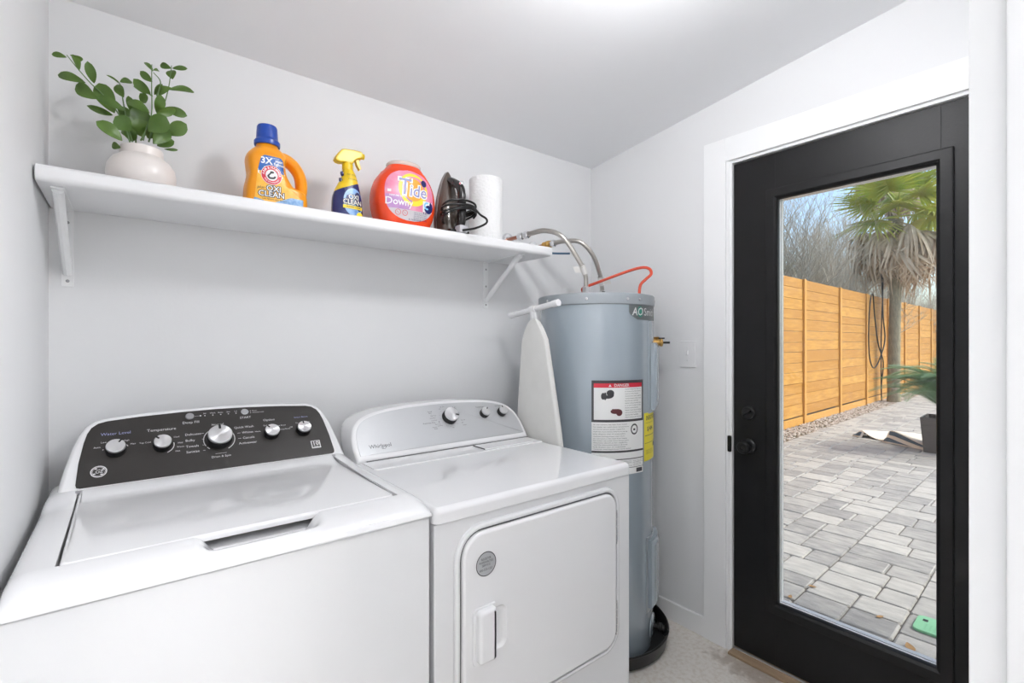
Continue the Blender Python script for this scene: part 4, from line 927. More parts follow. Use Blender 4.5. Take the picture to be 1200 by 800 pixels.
nb_ = weld_part('bottle', nav, M_navy, sp, 'navy blue label body'); yb = weld_part('bottle_shoulder', yel, M_sprayy, sp, 'yellow shoulder')
m = MB(); m.lathe([(0.0185, 0.178), (0.0185, 0.197), (0.0165, 0.199), (0.0165, 0.205)], (sc_[0], sc_[1], SZ), seg=28)
m.lathe([(0.0155, 0.172), (0.0155, 0.179)], (sc_[0], sc_[1], SZ), seg=24)
hd = [(-0.046, 0.205), (-0.040, 0.199), (-0.028, 0.197), (-0.018, 0.199), (0.014, 0.200), (0.022, 0.213), (0.034, 0.222), (0.047, 0.225), (0.050, 0.232), (0.050, 0.244), (0.044, 0.250), (0.020, 0.250), (-0.014, 0.247), (-0.024, 0.243), (-0.034, 0.230), (-0.044, 0.216)]
m.rings([[(sc_[0] + x, sc_[1] + y, SZ + z) for x, z in offset(hd, o)] for y, o in ((-0.016, -0.006), (-0.015, -0.002), (-0.012, 0), (0.012, 0), (0.015, -0.002), (0.016, -0.006))])
m.lathe([(0.010, 0.046), (0.0105, 0.058), (0.007, 0.060)], (sc_[0], sc_[1], SZ + 0.238), (1, 0, 0), 8); part('spray_head', m, M_sprayy, sp)
m = MB(); tg = [(0.026, 0.222), (0.036, 0.224), (0.0385, 0.208), (0.0455, 0.190), (0.0415, 0.188), (0.033, 0.200)]
m.rings([[(sc_[0] + x, sc_[1] + y, SZ + z) for x, z in offset(tg, o)] for y, o in ((-0.009, -0.001), (-0.008, 0), (0.008, 0), (0.009, -0.001))]); part('trigger', m, M_sprayy, sp)
m = MB()
for k, h in enumerate((0.160, 0.137)): m.lathe([(0.001, -0.004), (0.008, -0.003), (0.008, 0.003), (0.001, 0.004)], (sc_[0] - 0.022 - 0.005 * k, sc_[1] - 0.008, SZ + h), (1, 0, 0.3), 12)
part('side_grip', m, M_navy, sp, kind='stuff')
m = MB(); m.disc(0.010, 0.062, 0.036, 0.048, sn, 0.0008, 36, 0.0); hal = part('label_halo', m, mat('label_halo_blue', (0.10, 0.24, 0.55), 0.3, var=0.8, vscale=55, color2=(0.35, 0.55, 0.80)), nb_, label='light blue halo')
m = MB()
for s, sz, u, v in (('OXI', 0.023, 0.010, 0.078), ('CLEAN', 0.023, 0.006, 0.060)): m.text(s, sz, u, v, sn, 0.0012, fat=0.09, sx=0.92)
m.text('LAUNDRY + HOME', 0.0078, 0.009, 0.0435, sn, 0.0022, fat=0.01, sx=0.8); m.text('FAST ACTING', 0.008, 0.009, 0.158, sn, 0.001, sx=0.7); m.text('STAIN REMOVER', 0.006, 0.012, 0.142, sn, 0.001, sx=0.8); part('lettering', m, M_ink, nb_, kind='stuff', label='dark print')
m = MB()
for s, sz, u, v in (('OXI', 0.023, 0.010, 0.078), ('CLEAN', 0.023, 0.006, 0.060)): m.text(s, sz, u, v, sn, 0.0018, fat=0.010, sx=0.92)
m.text('21.5 FL OZ', 0.007, -0.012, 0.012, sn, 0.0018); part('lettering', m, M_lwhite, nb_, kind='stuff', label='white print')
m = MB(); m.strip(0.038, 0.049, lambda v: -0.027, lambda v: 0.042, sn, 0.0016, 8, 1); m.disc(0.032, 0.016, 0.013, 0.014, sn, 0.0016, 14); part('label_band', m, M_bright, nb_, kind='stuff', label='yellow band')

# --- tub of laundry pods
tc_ = (0.985, -0.195, SZ)
tb = thing('detergent_tub', 'orange-red oval tub of laundry pods with a pink label on the shelf', 'detergent', tc_)
spec = [(0.0, -0.082, 0.086, 0.050, 3, 0), (0.010, -0.096, 0.098, 0.062, 3, 0), (0.045, -0.112, 0.114, 0.070, 2.9, 0), (0.095, -0.121, 0.123, 0.074, 2.8, 0), (0.140, -0.116, 0.119, 0.073, 2.7, 0), (0.175, -0.103, 0.107, 0.069, 2.6, 0), (0.205, -0.082, 0.088, 0.062, 2.4, 0), (0.225, -0.064, 0.072, 0.054, 2.2, 0), (0.233, -0.058, 0.066, 0.050, 2.2, 0)]
m = MB(); P = loft(m, spec, tc_, 48); tn = front_fn(P, tc_); part('tub', m, M_tub, tb, sharp=60)
spec = [(0.229, -0.058, 0.066, 0.051, 2.2, 0), (0.233, -0.060, 0.068, 0.053, 2.2, 0), (0.240, -0.060, 0.068, 0.053, 2.2, 0), (0.246, -0.054, 0.062, 0.047, 2.1, 0), (0.250, -0.036, 0.044, 0.033, 2, 0), (0.253, -0.02, 0.028, 0.02, 2, 0)]
m = MB(); loft(m, spec, tc_, 40, sub=3); part('lid', m, M_lid, tb, label='pale translucent lid', sharp=60)
def lab_half(v):   # label outline: rounded shield
    t = (v - 0.112) / (0.094 if v > 0.112 else 0.090)
    return 0.094 * max(0, 1 - abs(t) ** 2.6) ** (1 / 2.2)
e = 0.0008
m = MB(); m.strip(0.0225, 0.2058, lambda v: -lab_half(v) - 0.002, lambda v: lab_half(v) + 0.002, tn, e, 18, 30); tl = part('label', m, M_pink, tb, label='pink front label')
m = MB(); m.strip(0.052, 0.108, lambda v: -lab_half(v) - 0.001, lambda v: -0.01 + (v - 0.052) * 0.3, tn, 0.0012, 10, 10); part('label_band', m, M_purple, tl, label='purple label band')
m = MB(); m.strip(0.0225, 0.060, lambda v: -lab_half(v) - 0.001, lambda v: lab_half(v) + 0.001, tn, 0.0015, 16, 14); part('label_foot', m, M_lgrey, tl, label='grey lower label band')
bu, bv_ = 0.008, 0.136
m = MB(); m.disc(bu, bv_, 0.058, 0.060, tn, 0.0018, 44); m.disc(bu, bv_, 0.058, 0.060, tn, 0.0018, 3, 0.99); part('round_emblem', m, M_bright, tl, label='yellow ring emblem')
m = MB(); m.disc(bu, bv_, 0.040, 0.042, tn, 0.0022, 40); part('round_emblem', m, M_lorange, tl, label='orange disc in the emblem')
m = MB(); 
def tide(w, fat, mb): mb.text('T', 0.086, bu - 0.037, bv_ + 0.003, tn, w, fat=fat, shear=0.12, sx=0.95); mb.text('ide', 0.062, bu + 0.017, bv_ - 0.006, tn, w, fat=fat, shear=0.12, sx=0.95)
tide(0.0026, 0.065, m)
m.text('Downy', 0.036, -0.046, 0.0835, tn, 0.0022, fat=0.012, sx=0.95); m.text('PERFUME BOOST', 0.0085, -0.050, 0.104, tn, 0.0022, fat=0.01)
m.rect(-0.088, -0.076, 0.116, 0.126, tn, 0.002, 2); m.rect(0.046, 0.088, 0.062, 0.102, tn, 0.0020, 6, 4)
part('lettering', m, M_lwhite, tl, kind='stuff', label='white print and square')
m = MB(); tide(0.0032, 0.004, m); part('lettering', m, mat('blue_grey_print', (0.27, 0.27, 0.52), 0.35), tl, kind='stuff', label='blue print with white outline')
m = MB(); m.disc(0.071, 0.082, 0.021, 0.023, tn, 0.0026, 24, 0.45, radians(200), radians(430)); m.disc(0.073, 0.076, 0.018, 0.014, tn, 0.0028, 18); m.disc(0.052, 0.167, 0.012, 0.013, tn, 0.0026, 20)
for k in range(5): m.text('keep out of reach of children', 0.0060, 0.010, 0.054 - 0.006 * k, tn, 0.0022, 'LEFT', sx=0.8)
m.text('81 PACS 4.5 LB', 0.0075, 0.015, 0.0255 + 0.002, tn, 0.0022); m.text('4 IN 1', 0.010, 0.060, 0.0585, tn, 0.0026, fat=0.01)
part('lettering', m, M_navy, tl, kind='stuff', label='navy print and swirl pod')
m = MB(); m.disc(0.064, 0.086, 0.014, 0.014, tn, 0.0030, 18, 0.55, radians(60), radians(300)); part('label_swirl', m, mat('label_swirl_blue', (0.22, 0.55, 0.80), 0.3), tl, label='light blue swirl')
m = MB()
for u in (-0.051, -0.025):
    m.disc(u, 0.0475, 0.0105, 0.0105, tn, 0.0022, 22, 0.82)
    m.text('/', 0.017, u, 0.0475, tn, 0.0022, rot=radians(70))
part('warning_symbol', m, M_lred, tl, kind='stuff', label='two red ring symbols')

# --- steam iron standing on its heel, cord wound around the handle
v_ = Vector((0.52, 0.855, 0)).normalized(); r_ = Vector((v_.y, -v_.x, 0))
IL = (r_ * 0.82 + v_ * 0.57).normalized(); IN = Vector((-IL.y, IL.x, 0))          # lateral, sole normal (away from the viewer)
IO = Vector((1.178, -0.185, SZ))
def ip(l, n, z): return IO + IL * l - IN * n + Vector((0, 0, z))
irn = thing('steam_iron', 'dark smoky steam iron standing on its heel beside the paper towels', 'iron', IO)
def iw(z):      # sole half width
    t = max(0, min(1, (z - 0.0) / 0.262)); return 0.060 * (1 - t ** 2.1) ** 0.72 * (0.88 + 0.12 * min(1, t / 0.2))
zs = [0.0, 0.01, 0.03, 0.06, 0.09, 0.12, 0.15, 0.18, 0.205, 0.225, 0.24, 0.25, 0.257, 0.2605]
m = MB(); R = []
for z in zs: w = max(iw(z), 0.001); R.append([ip(-w, 0, z), ip(w, 0, z), ip(w * 1.0, 0.012, z), ip(w * 0.97, 0.015, z), ip(-w * 0.97, 0.015, z), ip(-w, 0.012, z)])
m.rings(R); part('soleplate', m, M_sole, irn)
m = MB(); R = []
for z in zs[:-1]:
    w = max(iw(z) * 0.94, 0.001); t = z / 0.262; d = 0.014 + 0.052 * (1 - t ** 1.6) ** 0.8
    o = []
    for k in range(13):
        a = pi * k / 12; o.append(ip(w * cos(a) * (1.0 if k in (0, 12) else 0.98), 0.014 + (d - 0.014) * sin(a) ** 0.75, z))
    R.append(o)
m.rings(R); part('body', m, M_iron, irn, sharp=60)
m = MB(); m.tube([ip(0, 0.030, 0.222), ip(0, 0.062, 0.205), ip(0, 0.094, 0.182), ip(0, 0.107, 0.150), ip(0, 0.108, 0.110), ip(0, 0.108, 0.070), ip(0, 0.104, 0.040), ip(0, 0.085, 0.018), ip(0, 0.055, 0.010)], lambda q: 0.0145 + 0.003 * sin(q * pi), 12, smooth=5); part('handle', m, M_ironb, irn)
m = MB(); m.lathe([(0.0165, 0.0), (0.0165, 0.012), (0.009, 0.016)], ip(0.0, 0.064, 0.2), -IN * 0.8 + Vector((0, 0, .6)), 18); part('steam_dial', m, M_ironb, irn)
m = MB(); m.lathe([(0.010, 0.0), (0.010, 0.016), (0.005, 0.02)], ip(0.0, 0.098, 0.186), -IN * 0.8 + Vector((0, 0, .5)), 14); part('spray_button', m, M_chrome, irn)
m = MB(); m.box(-.020, .020, .086, .126, 0.0, 0.030, 0.008); m.v = [tuple(ip(*p)) for p in m.v]; part('heel_cap', m, mat('iron_heel_grey', (0.50, 0.50, 0.53), 0.35), irn, label='pale grey heel cap')
m = MB(); m.box(-.045, .045, .004, .10, 0.0, 0.016, 0.006); m.v = [tuple(ip(*p)) for p in m.v]; part('heel_rest', m, M_ironb, irn)
m = MB()
q = []
for k in range(5 * 20 + 1):
    a = 2 * pi * k / 20; z = 0.082 + 0.0065 * sin(k * 0.37) + 0.009 * ((k / 20) - 2); q.append(ip(0.072 * cos(a) + 0.004 * sin(k * .7), 0.088 + 0.050 * sin(a), z + 0.020 * sin(a + 0.5)))
q += [ip(0.05, 0.16, 0.07), ip(0.055, 0.19, 0.05), ip(0.05, 0.195, 0.030), ip(0.02, 0.165, 0.012), ip(-0.01, 0.12, 0.008)]
m.tube(q, 0.0042, 7, smooth=3); part('power_cord', m, M_cord, irn)

# --- paper towel roll
pc = (1.388, -0.165, SZ)
pt = thing('paper_towel_roll', 'white roll of paper towels at the right end of the shelf', 'paper towel', pc)
m = MB(); m.lathe([(0.020, 0.0), (0.069, 0.0), (0.0715, 0.004), (0.0715, 0.276), (0.069, 0.280), (0.020, 0.280)], pc, seg=56, cap0=False, cap1=False); part('towel_layers', m, M_paper, pt)
m = MB(); m.lathe([(0.0205, 0.0), (0.0205, 0.281), (0.0185, 0.281), (0.0185, 0.0)], pc, seg=28, cap0=False, cap1=False); part('core_tube', m, M_card, pt)

# --- potted plant
pp = (0.206, -0.165, SZ)
pl_ = thing('potted_plant', 'leafy green plant in a squat blush-white pot on the shelf', 'plant', pp)
m = MB(); m.lathe([(0.045, 0.0), (0.060, 0.003), (0.076, 0.022), (0.0805, 0.046), (0.077, 0.070), (0.066, 0.088), (0.053, 0.097), (0.050, 0.100), (0.050, 0.119), (0.048, 0.123), (0.045, 0.122), (0.044, 0.098), (0.044, 0.085)], pp, seg=56, cap1=False); part('pot', m, M_ceramic, pl_)
m = MB(); m.lathe([(0.045, 0.092), (0.02, 0.097), (0.001, 0.098)], pp, seg=24, cap0=False); part('soil', m, M_soil, pl_)
def leaf_mesh():
    V = []; F = []; N = 9
    for i in range(N + 1):
        t = i / N; w = (sin(pi * min(1, t * 0.93 + 0.03)) ** 0.75) * (0.62 + 0.5 * t) * 0.5 if 0 < i < N else 0.02
        zc = 0.10 * sin(pi * t) - 0.06 * t * t
        for s, k in ((-1, 0.16), (-0.55, 0.10), (0, 0.0), (0.55, 0.10), (1, 0.16)): V.append((t, w * s, zc + k * w))
    for i in range(N):
        for j in range(4): F.append((i * 5 + j, i * 5 + j + 1, i * 5 + j + 6, i * 5 + j + 5))
    n = len(V); V += [(x, y, z - 0.025) for x, y, z in V]; F += [tuple(reversed([k + n for k in f])) for f in F]
    m = MB(); m.add(V, F); return make_mesh('leaf', m, M_leaf, sharp=80)
LM = leaf_mesh()
def pz(cx_, cy_): return (30 + cx_ * 0.275, 30 + cy_ * 0.275)
rl = random.Random(5)
def pleaf(b, t, w, dy, dt=0.0, roll=0.0):
    B = atY(*pz(*b), pp[1] + dy); T_ = atY(*pz(*t), pp[1] + dy + dt); d = T_ - B; L_ = d.length; d.normalize()
    n = (CAM - B).normalized(); n = (n + Vector((0, 0, 0.25)) + d.cross(n) * roll); n = (n - d * n.dot(d)).normalized(); s = n.cross(d)
    ww = w * 0.275 * (B - CAM).dot(FWD) / FPX * 1.02
    M = Matrix((( d.x * L_, s.x * ww, n.x * L_ * .8, B.x - pp[0]), (d.y * L_, s.y * ww, n.y * L_ * .8, B.y - pp[1]), (d.z * L_, s.z * ww, n.z * L_ * .8, B.z - pp[2]), (0, 0, 0, 1)))
    put('leaf', LM, pl_, M)
stems = [([(445, 500), (425, 430), (385, 360), (330, 295), (280, 248), (228, 190), (175, 125)], -0.015, -0.035), ([(455, 495), (430, 400), (415, 320), (400, 245), (352, 212)], 0.0, 0.02), ([(490, 490), (520, 430), (537, 370), (537, 260), (538, 165)], -0.01, -0.03), ([(525, 495), (545, 430), (585, 350), (610, 260), (622, 170)], 0.01, 0.03), ([(500, 490), (520, 420), (545, 395)], -0.02, -0.05), ([(470, 500), (470, 440), (480, 395)], 0.02, 0.03), ([(560, 300), (575, 240), (545, 200)], 0.0, 0.02), ([(540, 300), (500, 275), (462, 256)], -.02, 0.0)]
for pts, a, b_ in stems:
    m = MB(); n = len(pts) - 1
    m.tube([atY(*pz(*q), pp[1] + a + (b_ - a) * k / n) for k, q in enumerate(pts)], lambda q: 0.0022 - 0.0012 * q, 7, smooth=5); part('stem', m, M_stem, pl_)
leaves = [((175, 135), (110, 120), 28, -.035), ((190, 125), (246, 147), 24, -.03), ((228, 192), (203, 120), 30, -.04), ((292, 246), (264, 153), 40, -.02), ((255, 243), (134, 206), 44, -.045), ((302, 312), (211, 250), 62, -.05), ((378, 372), (310, 243), 78, -.02), ((425, 362), (303, 300), 42, -.05), ((372, 382), (264, 342), 30, .01), ((412, 490), (303, 405), 66, -.05), ((405, 520), (366, 506), 34, -.02),
          ((402, 240), (453, 236), 32, .01), ((418, 305), (387, 250), 42, .0), ((396, 246), (347, 210), 10, .02), ((450, 445), (382, 388), 76, -.045), ((528, 372), (433, 318), 50, -.03), ((465, 440), (400, 340), 60, .03), ((470, 430), (500, 350), 80, .03), ((445, 360), (440, 300), 34, .03),
          ((543, 195), (507, 154), 22, -.02), ((543, 190), (570, 192), 16, -.02), ((540, 240), (488, 194), 34, -.01), ((532, 292), (460, 228), 46, -.02), ((520, 300), (460, 257), 12, .02), ((512, 330), (490, 290), 42, .02), ((548, 295), (582, 248), 22, .03),
          ((620, 182), (572, 166), 30, .02), ((625, 182), (689, 182), 22, .03), ((626, 228), (620, 188), 44, .03), ((610, 272), (720, 280), 34, .02), ((620, 264), (550, 290), 40, .0), ((560, 375), (578, 296), 44, .02), ((590, 350), (688, 384), 42, .03), ((640, 358), (563, 376), 38, .02),
          ((525, 450), (600, 388), 84, -.045), ((600, 462), (686, 420), 66, .0), ((545, 503), (602, 428), 76, -.04), ((560, 512), (632, 490), 50, -.01), ((590, 526), (650, 530), 14, .0), ((500, 475), (478, 396), 84, .03), ((470, 490), (420, 440), 60, .02), ((520, 480), (560, 420), 60, .03), ((455, 495), (440, 430), 50, .02)]
for b, t, w, dyy in leaves: pleaf(b, t, w, dyy, rl.uniform(-0.03, 0.03), rl.uniform(-0.5, 0.5))

# ---------------------------------------------------------------- outside: yard frame turned 2.5 degrees against the house
OD = Vector((869.7, 38.5, 0)).normalized(); OE = Vector((-OD.y, OD.x, 0))
def O(s, t, z=0.0): return OD * s + OE * t + Vector((0, 0, z))
OROT = Matrix.Rotation(atan2(OD.y, OD.x), 4, 'Z')
GZ = -0.036
m = MB(); m.rings([[O(s, t, z) for s, t in ((2.0, -16), (34, -16), (34, 26), (2.0, 26))] for z in (-0.4, -0.075)]); struct('ground', m, M_dirt, 'bare earth around and behind the patio')
eav = thing('porch_roof_frame', None, None, (W, -1.2, 2.46), kind='structure')
m = MB(); m.box(2.377, 4.25, -5.0, -1.175, 2.395, 2.52, 0.006); part('soffit', m, mat('porch_paint', (0.66, 0.60, 0.52), 0.7), eav)

# pavers ------------------------------------------------------------------
pa = thing('patio', 'grey concrete pavers laid in staggered rows', None, O(6, 0, -0.07), kind='structure')
m = MB(); m.rings([[O(s, t, z) for s, t in ((2.40, -6), (20, -6), (20, 0.72), (2.40, 0.72))] for z in (-0.07, GZ - 0.012)]); part('joint_sand', m, M_sand, pa)
def paver_mesh(a, b):
    m = MB(); h = 0.03; c = 0.009; r = 0.012
    o = rrect(-a / 2, a / 2, -b / 2, b / 2, r, 1)
    m.rings([[(u, v, -h) for u, v in o], [(u, v, -c) for u, v in o], [(u, v, -0.0015) for u, v in offset(o, -c * 0.55)], [(u, v, 0) for u, v in offset(o, -c * 1.2)]], False, True)
    return m
rp = random.Random(11)
ref = Vector((2.886, -0.786, 0)).dot(OE)       # a continuous joint measured in the photograph
MODS = [(0.245, 0.185), (0.205, 0.145), (0.245, 0.245)]
bounds = [ref + 0.43 * k for k in range(-12, 4)] + [0.71]
bounds = sorted(b_ for b_ in bounds if b_ <= 0.71)
cand = []
for i in range(len(bounds) - 1):
    t0, t1 = bounds[i], bounds[i + 1]; s = 2.42 + rp.random() * 0.15
    while s < 19.5:
        L_ = rp.choice((0.15, 0.19, 0.19, 0.25, 0.25, 0.21)); wd = t1 - t0; q = rp.random()
        cuts = [t0, t1] if (q < 0.06 or wd < 0.22) else [t0, t0 + wd * rp.choice((0.36, 0.44, 0.56, 0.64, 0.5)), t1]
        for c0, c1 in zip(cuts[:-1], cuts[1:]): cand.append((s, s + L_, c0, c1))
        s += L_
PMC = {}
seen = []; rest = []
for s0, s1, t0, t1 in cand:
    c0 = O((s0 + s1) / 2, (t0 + t1) / 2, GZ); d = c0 - CAM; f = d.dot(FWD); x = 600 + FPX * d.dot(RGT) / f if f > 0.2 else -1
    y = 400 + FPX * (1.34 - GZ) / f if f > 0.2 else 0
    (seen if (905 - 3000 / f / 4 * .1 < x + 20 and x < 1102 + 12 and 470 < y < 785) else rest).append((f, s0, s1, t0, t1))
seen.sort(); rest += seen[295:]; seen = seen[:295]
GAP = 0.005
for f, s0, s1, t0, t1 in seen:
    key = (round(s1 - s0, 4), round(t1 - t0, 4))
    if key not in PMC: PMC[key] = make_mesh('paver', paver_mesh(key[0] - GAP, key[1] - GAP), M_paver, sharp=1)
    c0 = O((s0 + s1) / 2, (t0 + t1) / 2, GZ + rp.uniform(-0.002, 0.002))
    o = put('paver', PMC[key], pa, Matrix.Translation(c0 - _root[pa.name]) @ OROT @ Matrix.Rotation(rp.uniform(-.012, .012), 4, 'Z') @ Matrix.Rotation(rp.uniform(-.008, .008), 4, 'X'))
m = MB()
for f, s0, s1, t0, t1 in rest:
    a, b = s1 - s0 - GAP, t1 - t0 - GAP; z = GZ + rp.uniform(-0.002, 0.002); q = 0.005
    lo_ = [O((s0 + s1) / 2 + u * a / 2, (t0 + t1) / 2 + v * b / 2, z - q) for u, v in ((-1, -1), (1, -1), (1, 1), (-1, 1))]
    hi = [O((s0 + s1) / 2 + u * (a / 2 - q), (t0 + t1) / 2 + v * (b / 2 - q), z) for u, v in ((-1, -1), (1, -1), (1, 1), (-1, 1))]
    m.rings([lo_, hi], False, True)
part('far_pavers', m, M_paver, pa, kind='stuff', sharp=1)

# gravel strip -------------------------------------------------------------
m = MB(); rg_ = random.Random(3)
for k in range(4200):
    s = 3.0 + 14 * rg_.random() ** 1.15; t = rg_.uniform(0.715, 1.10); c0 = O(s, t, GZ - 0.022 + rg_.uniform(0, 0.012)); r = rg_.uniform(0.009, 0.022); a = rg_.random() * 6.28
    vs_ = [c0 + Vector((cos(a + j * 1.257) * r * rg_.uniform(.75, 1.15), sin(a + j * 1.257) * r * rg_.uniform(.75, 1.15), 0)) for j in range(5)]
    top = c0 + Vector((0, 0, r * rg_.uniform(.5, .9))); bot = c0 - Vector((0, 0, r * .5)); n = len(m.v)
    m.v += [tuple(q) for q in vs_] + [tuple(top), tuple(bot)]
    for j in range(5): m.f += [(n + j, n + (j + 1) % 5, n + 5), (n + (j + 1) % 5, n + j, n + 6)]; m.m += [0, 0]
solo('gravel_strip', m, M_stone, 'pale gravel strip between the pavers and the wooden fence', 'gravel', kind='stuff', sharp=20)

# fence --------------------------------------------------------------------
fe = thing('wooden_fence', 'tall orange-brown fence of horizontal boards behind the patio', 'fence', O(10, 1.16, GZ - 0.03))
FT = 1.123; FH = 2.395
posts = [8.248 + d for d in (-4.66, -2.76, -0.87, 1.04, 2.98, 4.85, 6.74, 8.59, 10.49, 12.35, 14.25, 16.2)]
rf = random.Random(9)
def obox(s0, s1, t0, t1, z0, z1, b=0.0):
    m = MB(); m.box(s0, s1, t0, t1, z0, z1, b); m.v = [tuple(O(*p)) for p in m.v]; return m
for s in posts: part('post', obox(s - 0.045, s + 0.045, FT - 0.03, FT + 0.06, GZ - 0.03, FH + 0.005, 0.004), M_post, fe, sharp=1)
NB = 13
for i in range(len(posts) - 1):
    s0, s1 = posts[i] + 0.046, posts[i + 1] - 0.046
    part('kick_board', obox(s0, s1, FT - 0.004, FT + 0.03, GZ - 0.03, 0.065 + rf.uniform(-.01, .01), 0.003), M_post, fe, sharp=1)
    z = 0.088; hs = [rf.uniform(0.85, 1.15) for _ in range(NB)]; tot = sum(hs)
    for k in range(NB):
        h = hs[k] / tot * (FH - 0.088); j = rf.uniform(-.004, .004)
        part('board', obox(s0, s1, FT + 0.004 + j, FT + 0.026 + j, z + 0.003, z + h - 0.003, 0.0015), M_wood, fe, sharp=1); z += h

# palms --------------------------------------------------------------------
def fan_mesh(seed, droop, fold, material, length=0.80, n=30):
    r = random.Random(seed); m = MB()
    m.tube([(0, 0, 0), (0.25, 0, 0.02), (0.50, 0, 0.0)], lambda q: 0.016 - 0.007 * q, 5)
    for k in range(n):
        a = radians(-118 + 236 * k / (n - 1)) + r.uniform(-.03, .03); L_ = length * (1 - 0.30 * (abs(a) / 2.06) ** 2) * r.uniform(0.86, 1.06)
        d = Vector((cos(a), sin(a) * (1 - fold * 0.55), -fold * abs(sin(a)) * 0.6)).normalized(); side = d.cross(Vector((0, 0, 1))).normalized(); up_ = side.cross(d)
        dr = droop * r.uniform(0.6, 1.5); tw = r.uniform(-.25, .25); P_ = []
        V = []; N = 5
        for i in range(N + 1):
            q = i / N; c0 = Vector((0.50, 0, 0)) + d * (L_ * q) + Vector((0, 0, -dr * L_ * q ** 2.2)) + side * tw * L_ * 0.15 * q * q
            if dr > .8: c0 -= d * (L_ * 0.45 * q * q)
            w = 0.030 * (0.35 + 1.3 * q if q < 0.4 else 0.87 * (1 - ((q - 0.4) / 0.6) ** 1.5) + 0.02)
            V += [c0 - side * w + up_ * w * 0.5, c0, c0 + side * w + up_ * w * 0.5]
        F = []
        for i in range(N):
            for j in range(2): F.append((i * 3 + j, i * 3 + j + 1, i * 3 + j + 4, i * 3 + j + 3))
        m.add(V, F)
    return make_mesh('frond', m, material, sharp=60)
FG = [fan_mesh(s, dr, f, M_palmg) for s, dr, f in ((1, 0.12, 0.2), (2, 0.22, 0.35), (3, 0.35, 0.3))]
FD = [fan_mesh(s, dr, f, M_palmd, 0.72, 24) for s, dr, f in ((4, 1.0, 0.7), (5, 1.25, 0.9), (6, 0.85, 0.5))]
def palm(base, h, label, r0, seed, lean=0.0, dead=24, green=18, sc=1.0, group=None):
    r = random.Random(seed); t = thing('palm_tree', label, 'palm tree', base, group=group)
    m = MB(); N = 60; P_ = [Vector(base) + Vector((lean * (k / N) ** 2, 0, h * k / N)) for k in range(N + 1)]
    m.tube(P_, lambda q: r0 * (1.12 - 0.15 * q + 0.10 * (q < 0.04)) * (1.0 + 0.035 * sin(q * N * 1.9)), 14); part('trunk', m, M_bark, t, sharp=70)
    top = Vector((lean, 0, h))
    for k in range(dead):
        az = 2 * pi * k / dead * 2.4 + r.uniform(-.3, .3); el = radians(r.uniform(-48, -8) if k % 3 else r.uniform(-72, -40))
        put('dead_frond', FD[k % 3], t, Matrix.Translation(top + Vector((0, 0, 0.02 - 0.30 * r.random()))) @ Matrix.Rotation(az, 4, 'Z') @ Matrix.Rotation(-el, 4, 'Y') @ Matrix.Rotation(r.uniform(-.5, .5), 4, 'X') @ Matrix.Scale(sc * r.uniform(.95, 1.25), 4))
    for k in range(green):
        az = 2.39996 * k + r.uniform(-.2, .2); el = radians(-14 + 88 * (k / green) ** 1.1 + r.uniform(-6, 6))
        put('frond', FG[k % 3], t, Matrix.Translation(top + Vector((0, 0, 0.05 + 0.25 * k / green))) @ Matrix.Rotation(az, 4, 'Z') @ Matrix.Rotation(-el, 4, 'Y') @ Matrix.Rotation(r.uniform(-.5, .5), 4, 'X') @ Matrix.Scale(sc * r.uniform(.9, 1.12), 4))
    return t
p1 = atZ(1047.5, 470, GZ); palm((p1.x, p1.y, GZ - 0.03), 4.25, 'nearer fan palm with grey trunk and dead skirt in front of fence', 0.108, 21, lean=0.35, dead=38, green=13, sc=1.12)
p2 = atT(1052, 400, 14.6); palm((p2.x, p2.y + .1, -0.1), 6.7, 'taller fan palm rising behind the fence and the nearer palm', 0.14, 33, dead=20, green=16, sc=1.15)
# black cable hanging from the palm down the fence
m = MB()
def fp(px, py, off=0.05):     # point just in front of the fence face
    d = ray(px, py); k = (FT - 0.03 - off - CAM.dot(OE)) / d.dot(OE); return CAM + d * k
m.tube([fp(1033, 318), fp(1034, 345), fp(1035, 372), fp(1037, 398), fp(1031, 420), fp(1024, 431), fp(1019, 418), fp(1018, 385), fp(1020, 352), fp(1023, 345), fp(1025, 370), fp(1029, 402), fp(1035, 424), fp(1033, 450), fp(1033, 468)], 0.014, 6, smooth=6)
m.tube([fp(1035, 312, .06), fp(1034.5, 345, .06), fp(1033, 380, .06), fp(1032.5, 430, .06), fp(1033, 470, .06)], 0.012, 6, smooth=4)
solo('hanging_cable', m, M_cord, 'black cable hanging in loops on the fence beside the palm trunk', 'cable')

# potted cycad and rug -----------------------------------------------------
pb = Vector((7.907, -0.288, GZ)); PS = 0.47; PHt = 0.435
cy = thing('potted_cycad', 'feathery green cycad in a square dark brown planter on the patio', 'potted plant', O(pb.dot(OD) + PS / 2, pb.dot(OE) - PS / 2, GZ))
s0, t0 = pb.dot(OD), pb.dot(OE) - PS
pm = MB(); R = []
for g, z in ((0.03, 0.0), (0.0, PHt), (-0.0, PHt + .0), (0.02, PHt + 0.0), (0.02, PHt - 0.05)): R.append([O(s, t, GZ + z) for s, t in ((s0 + g, t0 + g), (s0 + PS - g, t0 + g), (s0 + PS - g, t0 + PS - g), (s0 + g, t0 + PS - g))])
pm.rings(R, True, True); part('planter_box', pm, M_planter, cy)
pm = MB(); pm.lathe([(0.10, PHt - 0.06), (0.11, PHt + 0.02), (0.08, PHt + 0.09), (0.02, PHt + 0.11)], _root[cy.name], seg=16); part('stem', pm, M_bark, cy)
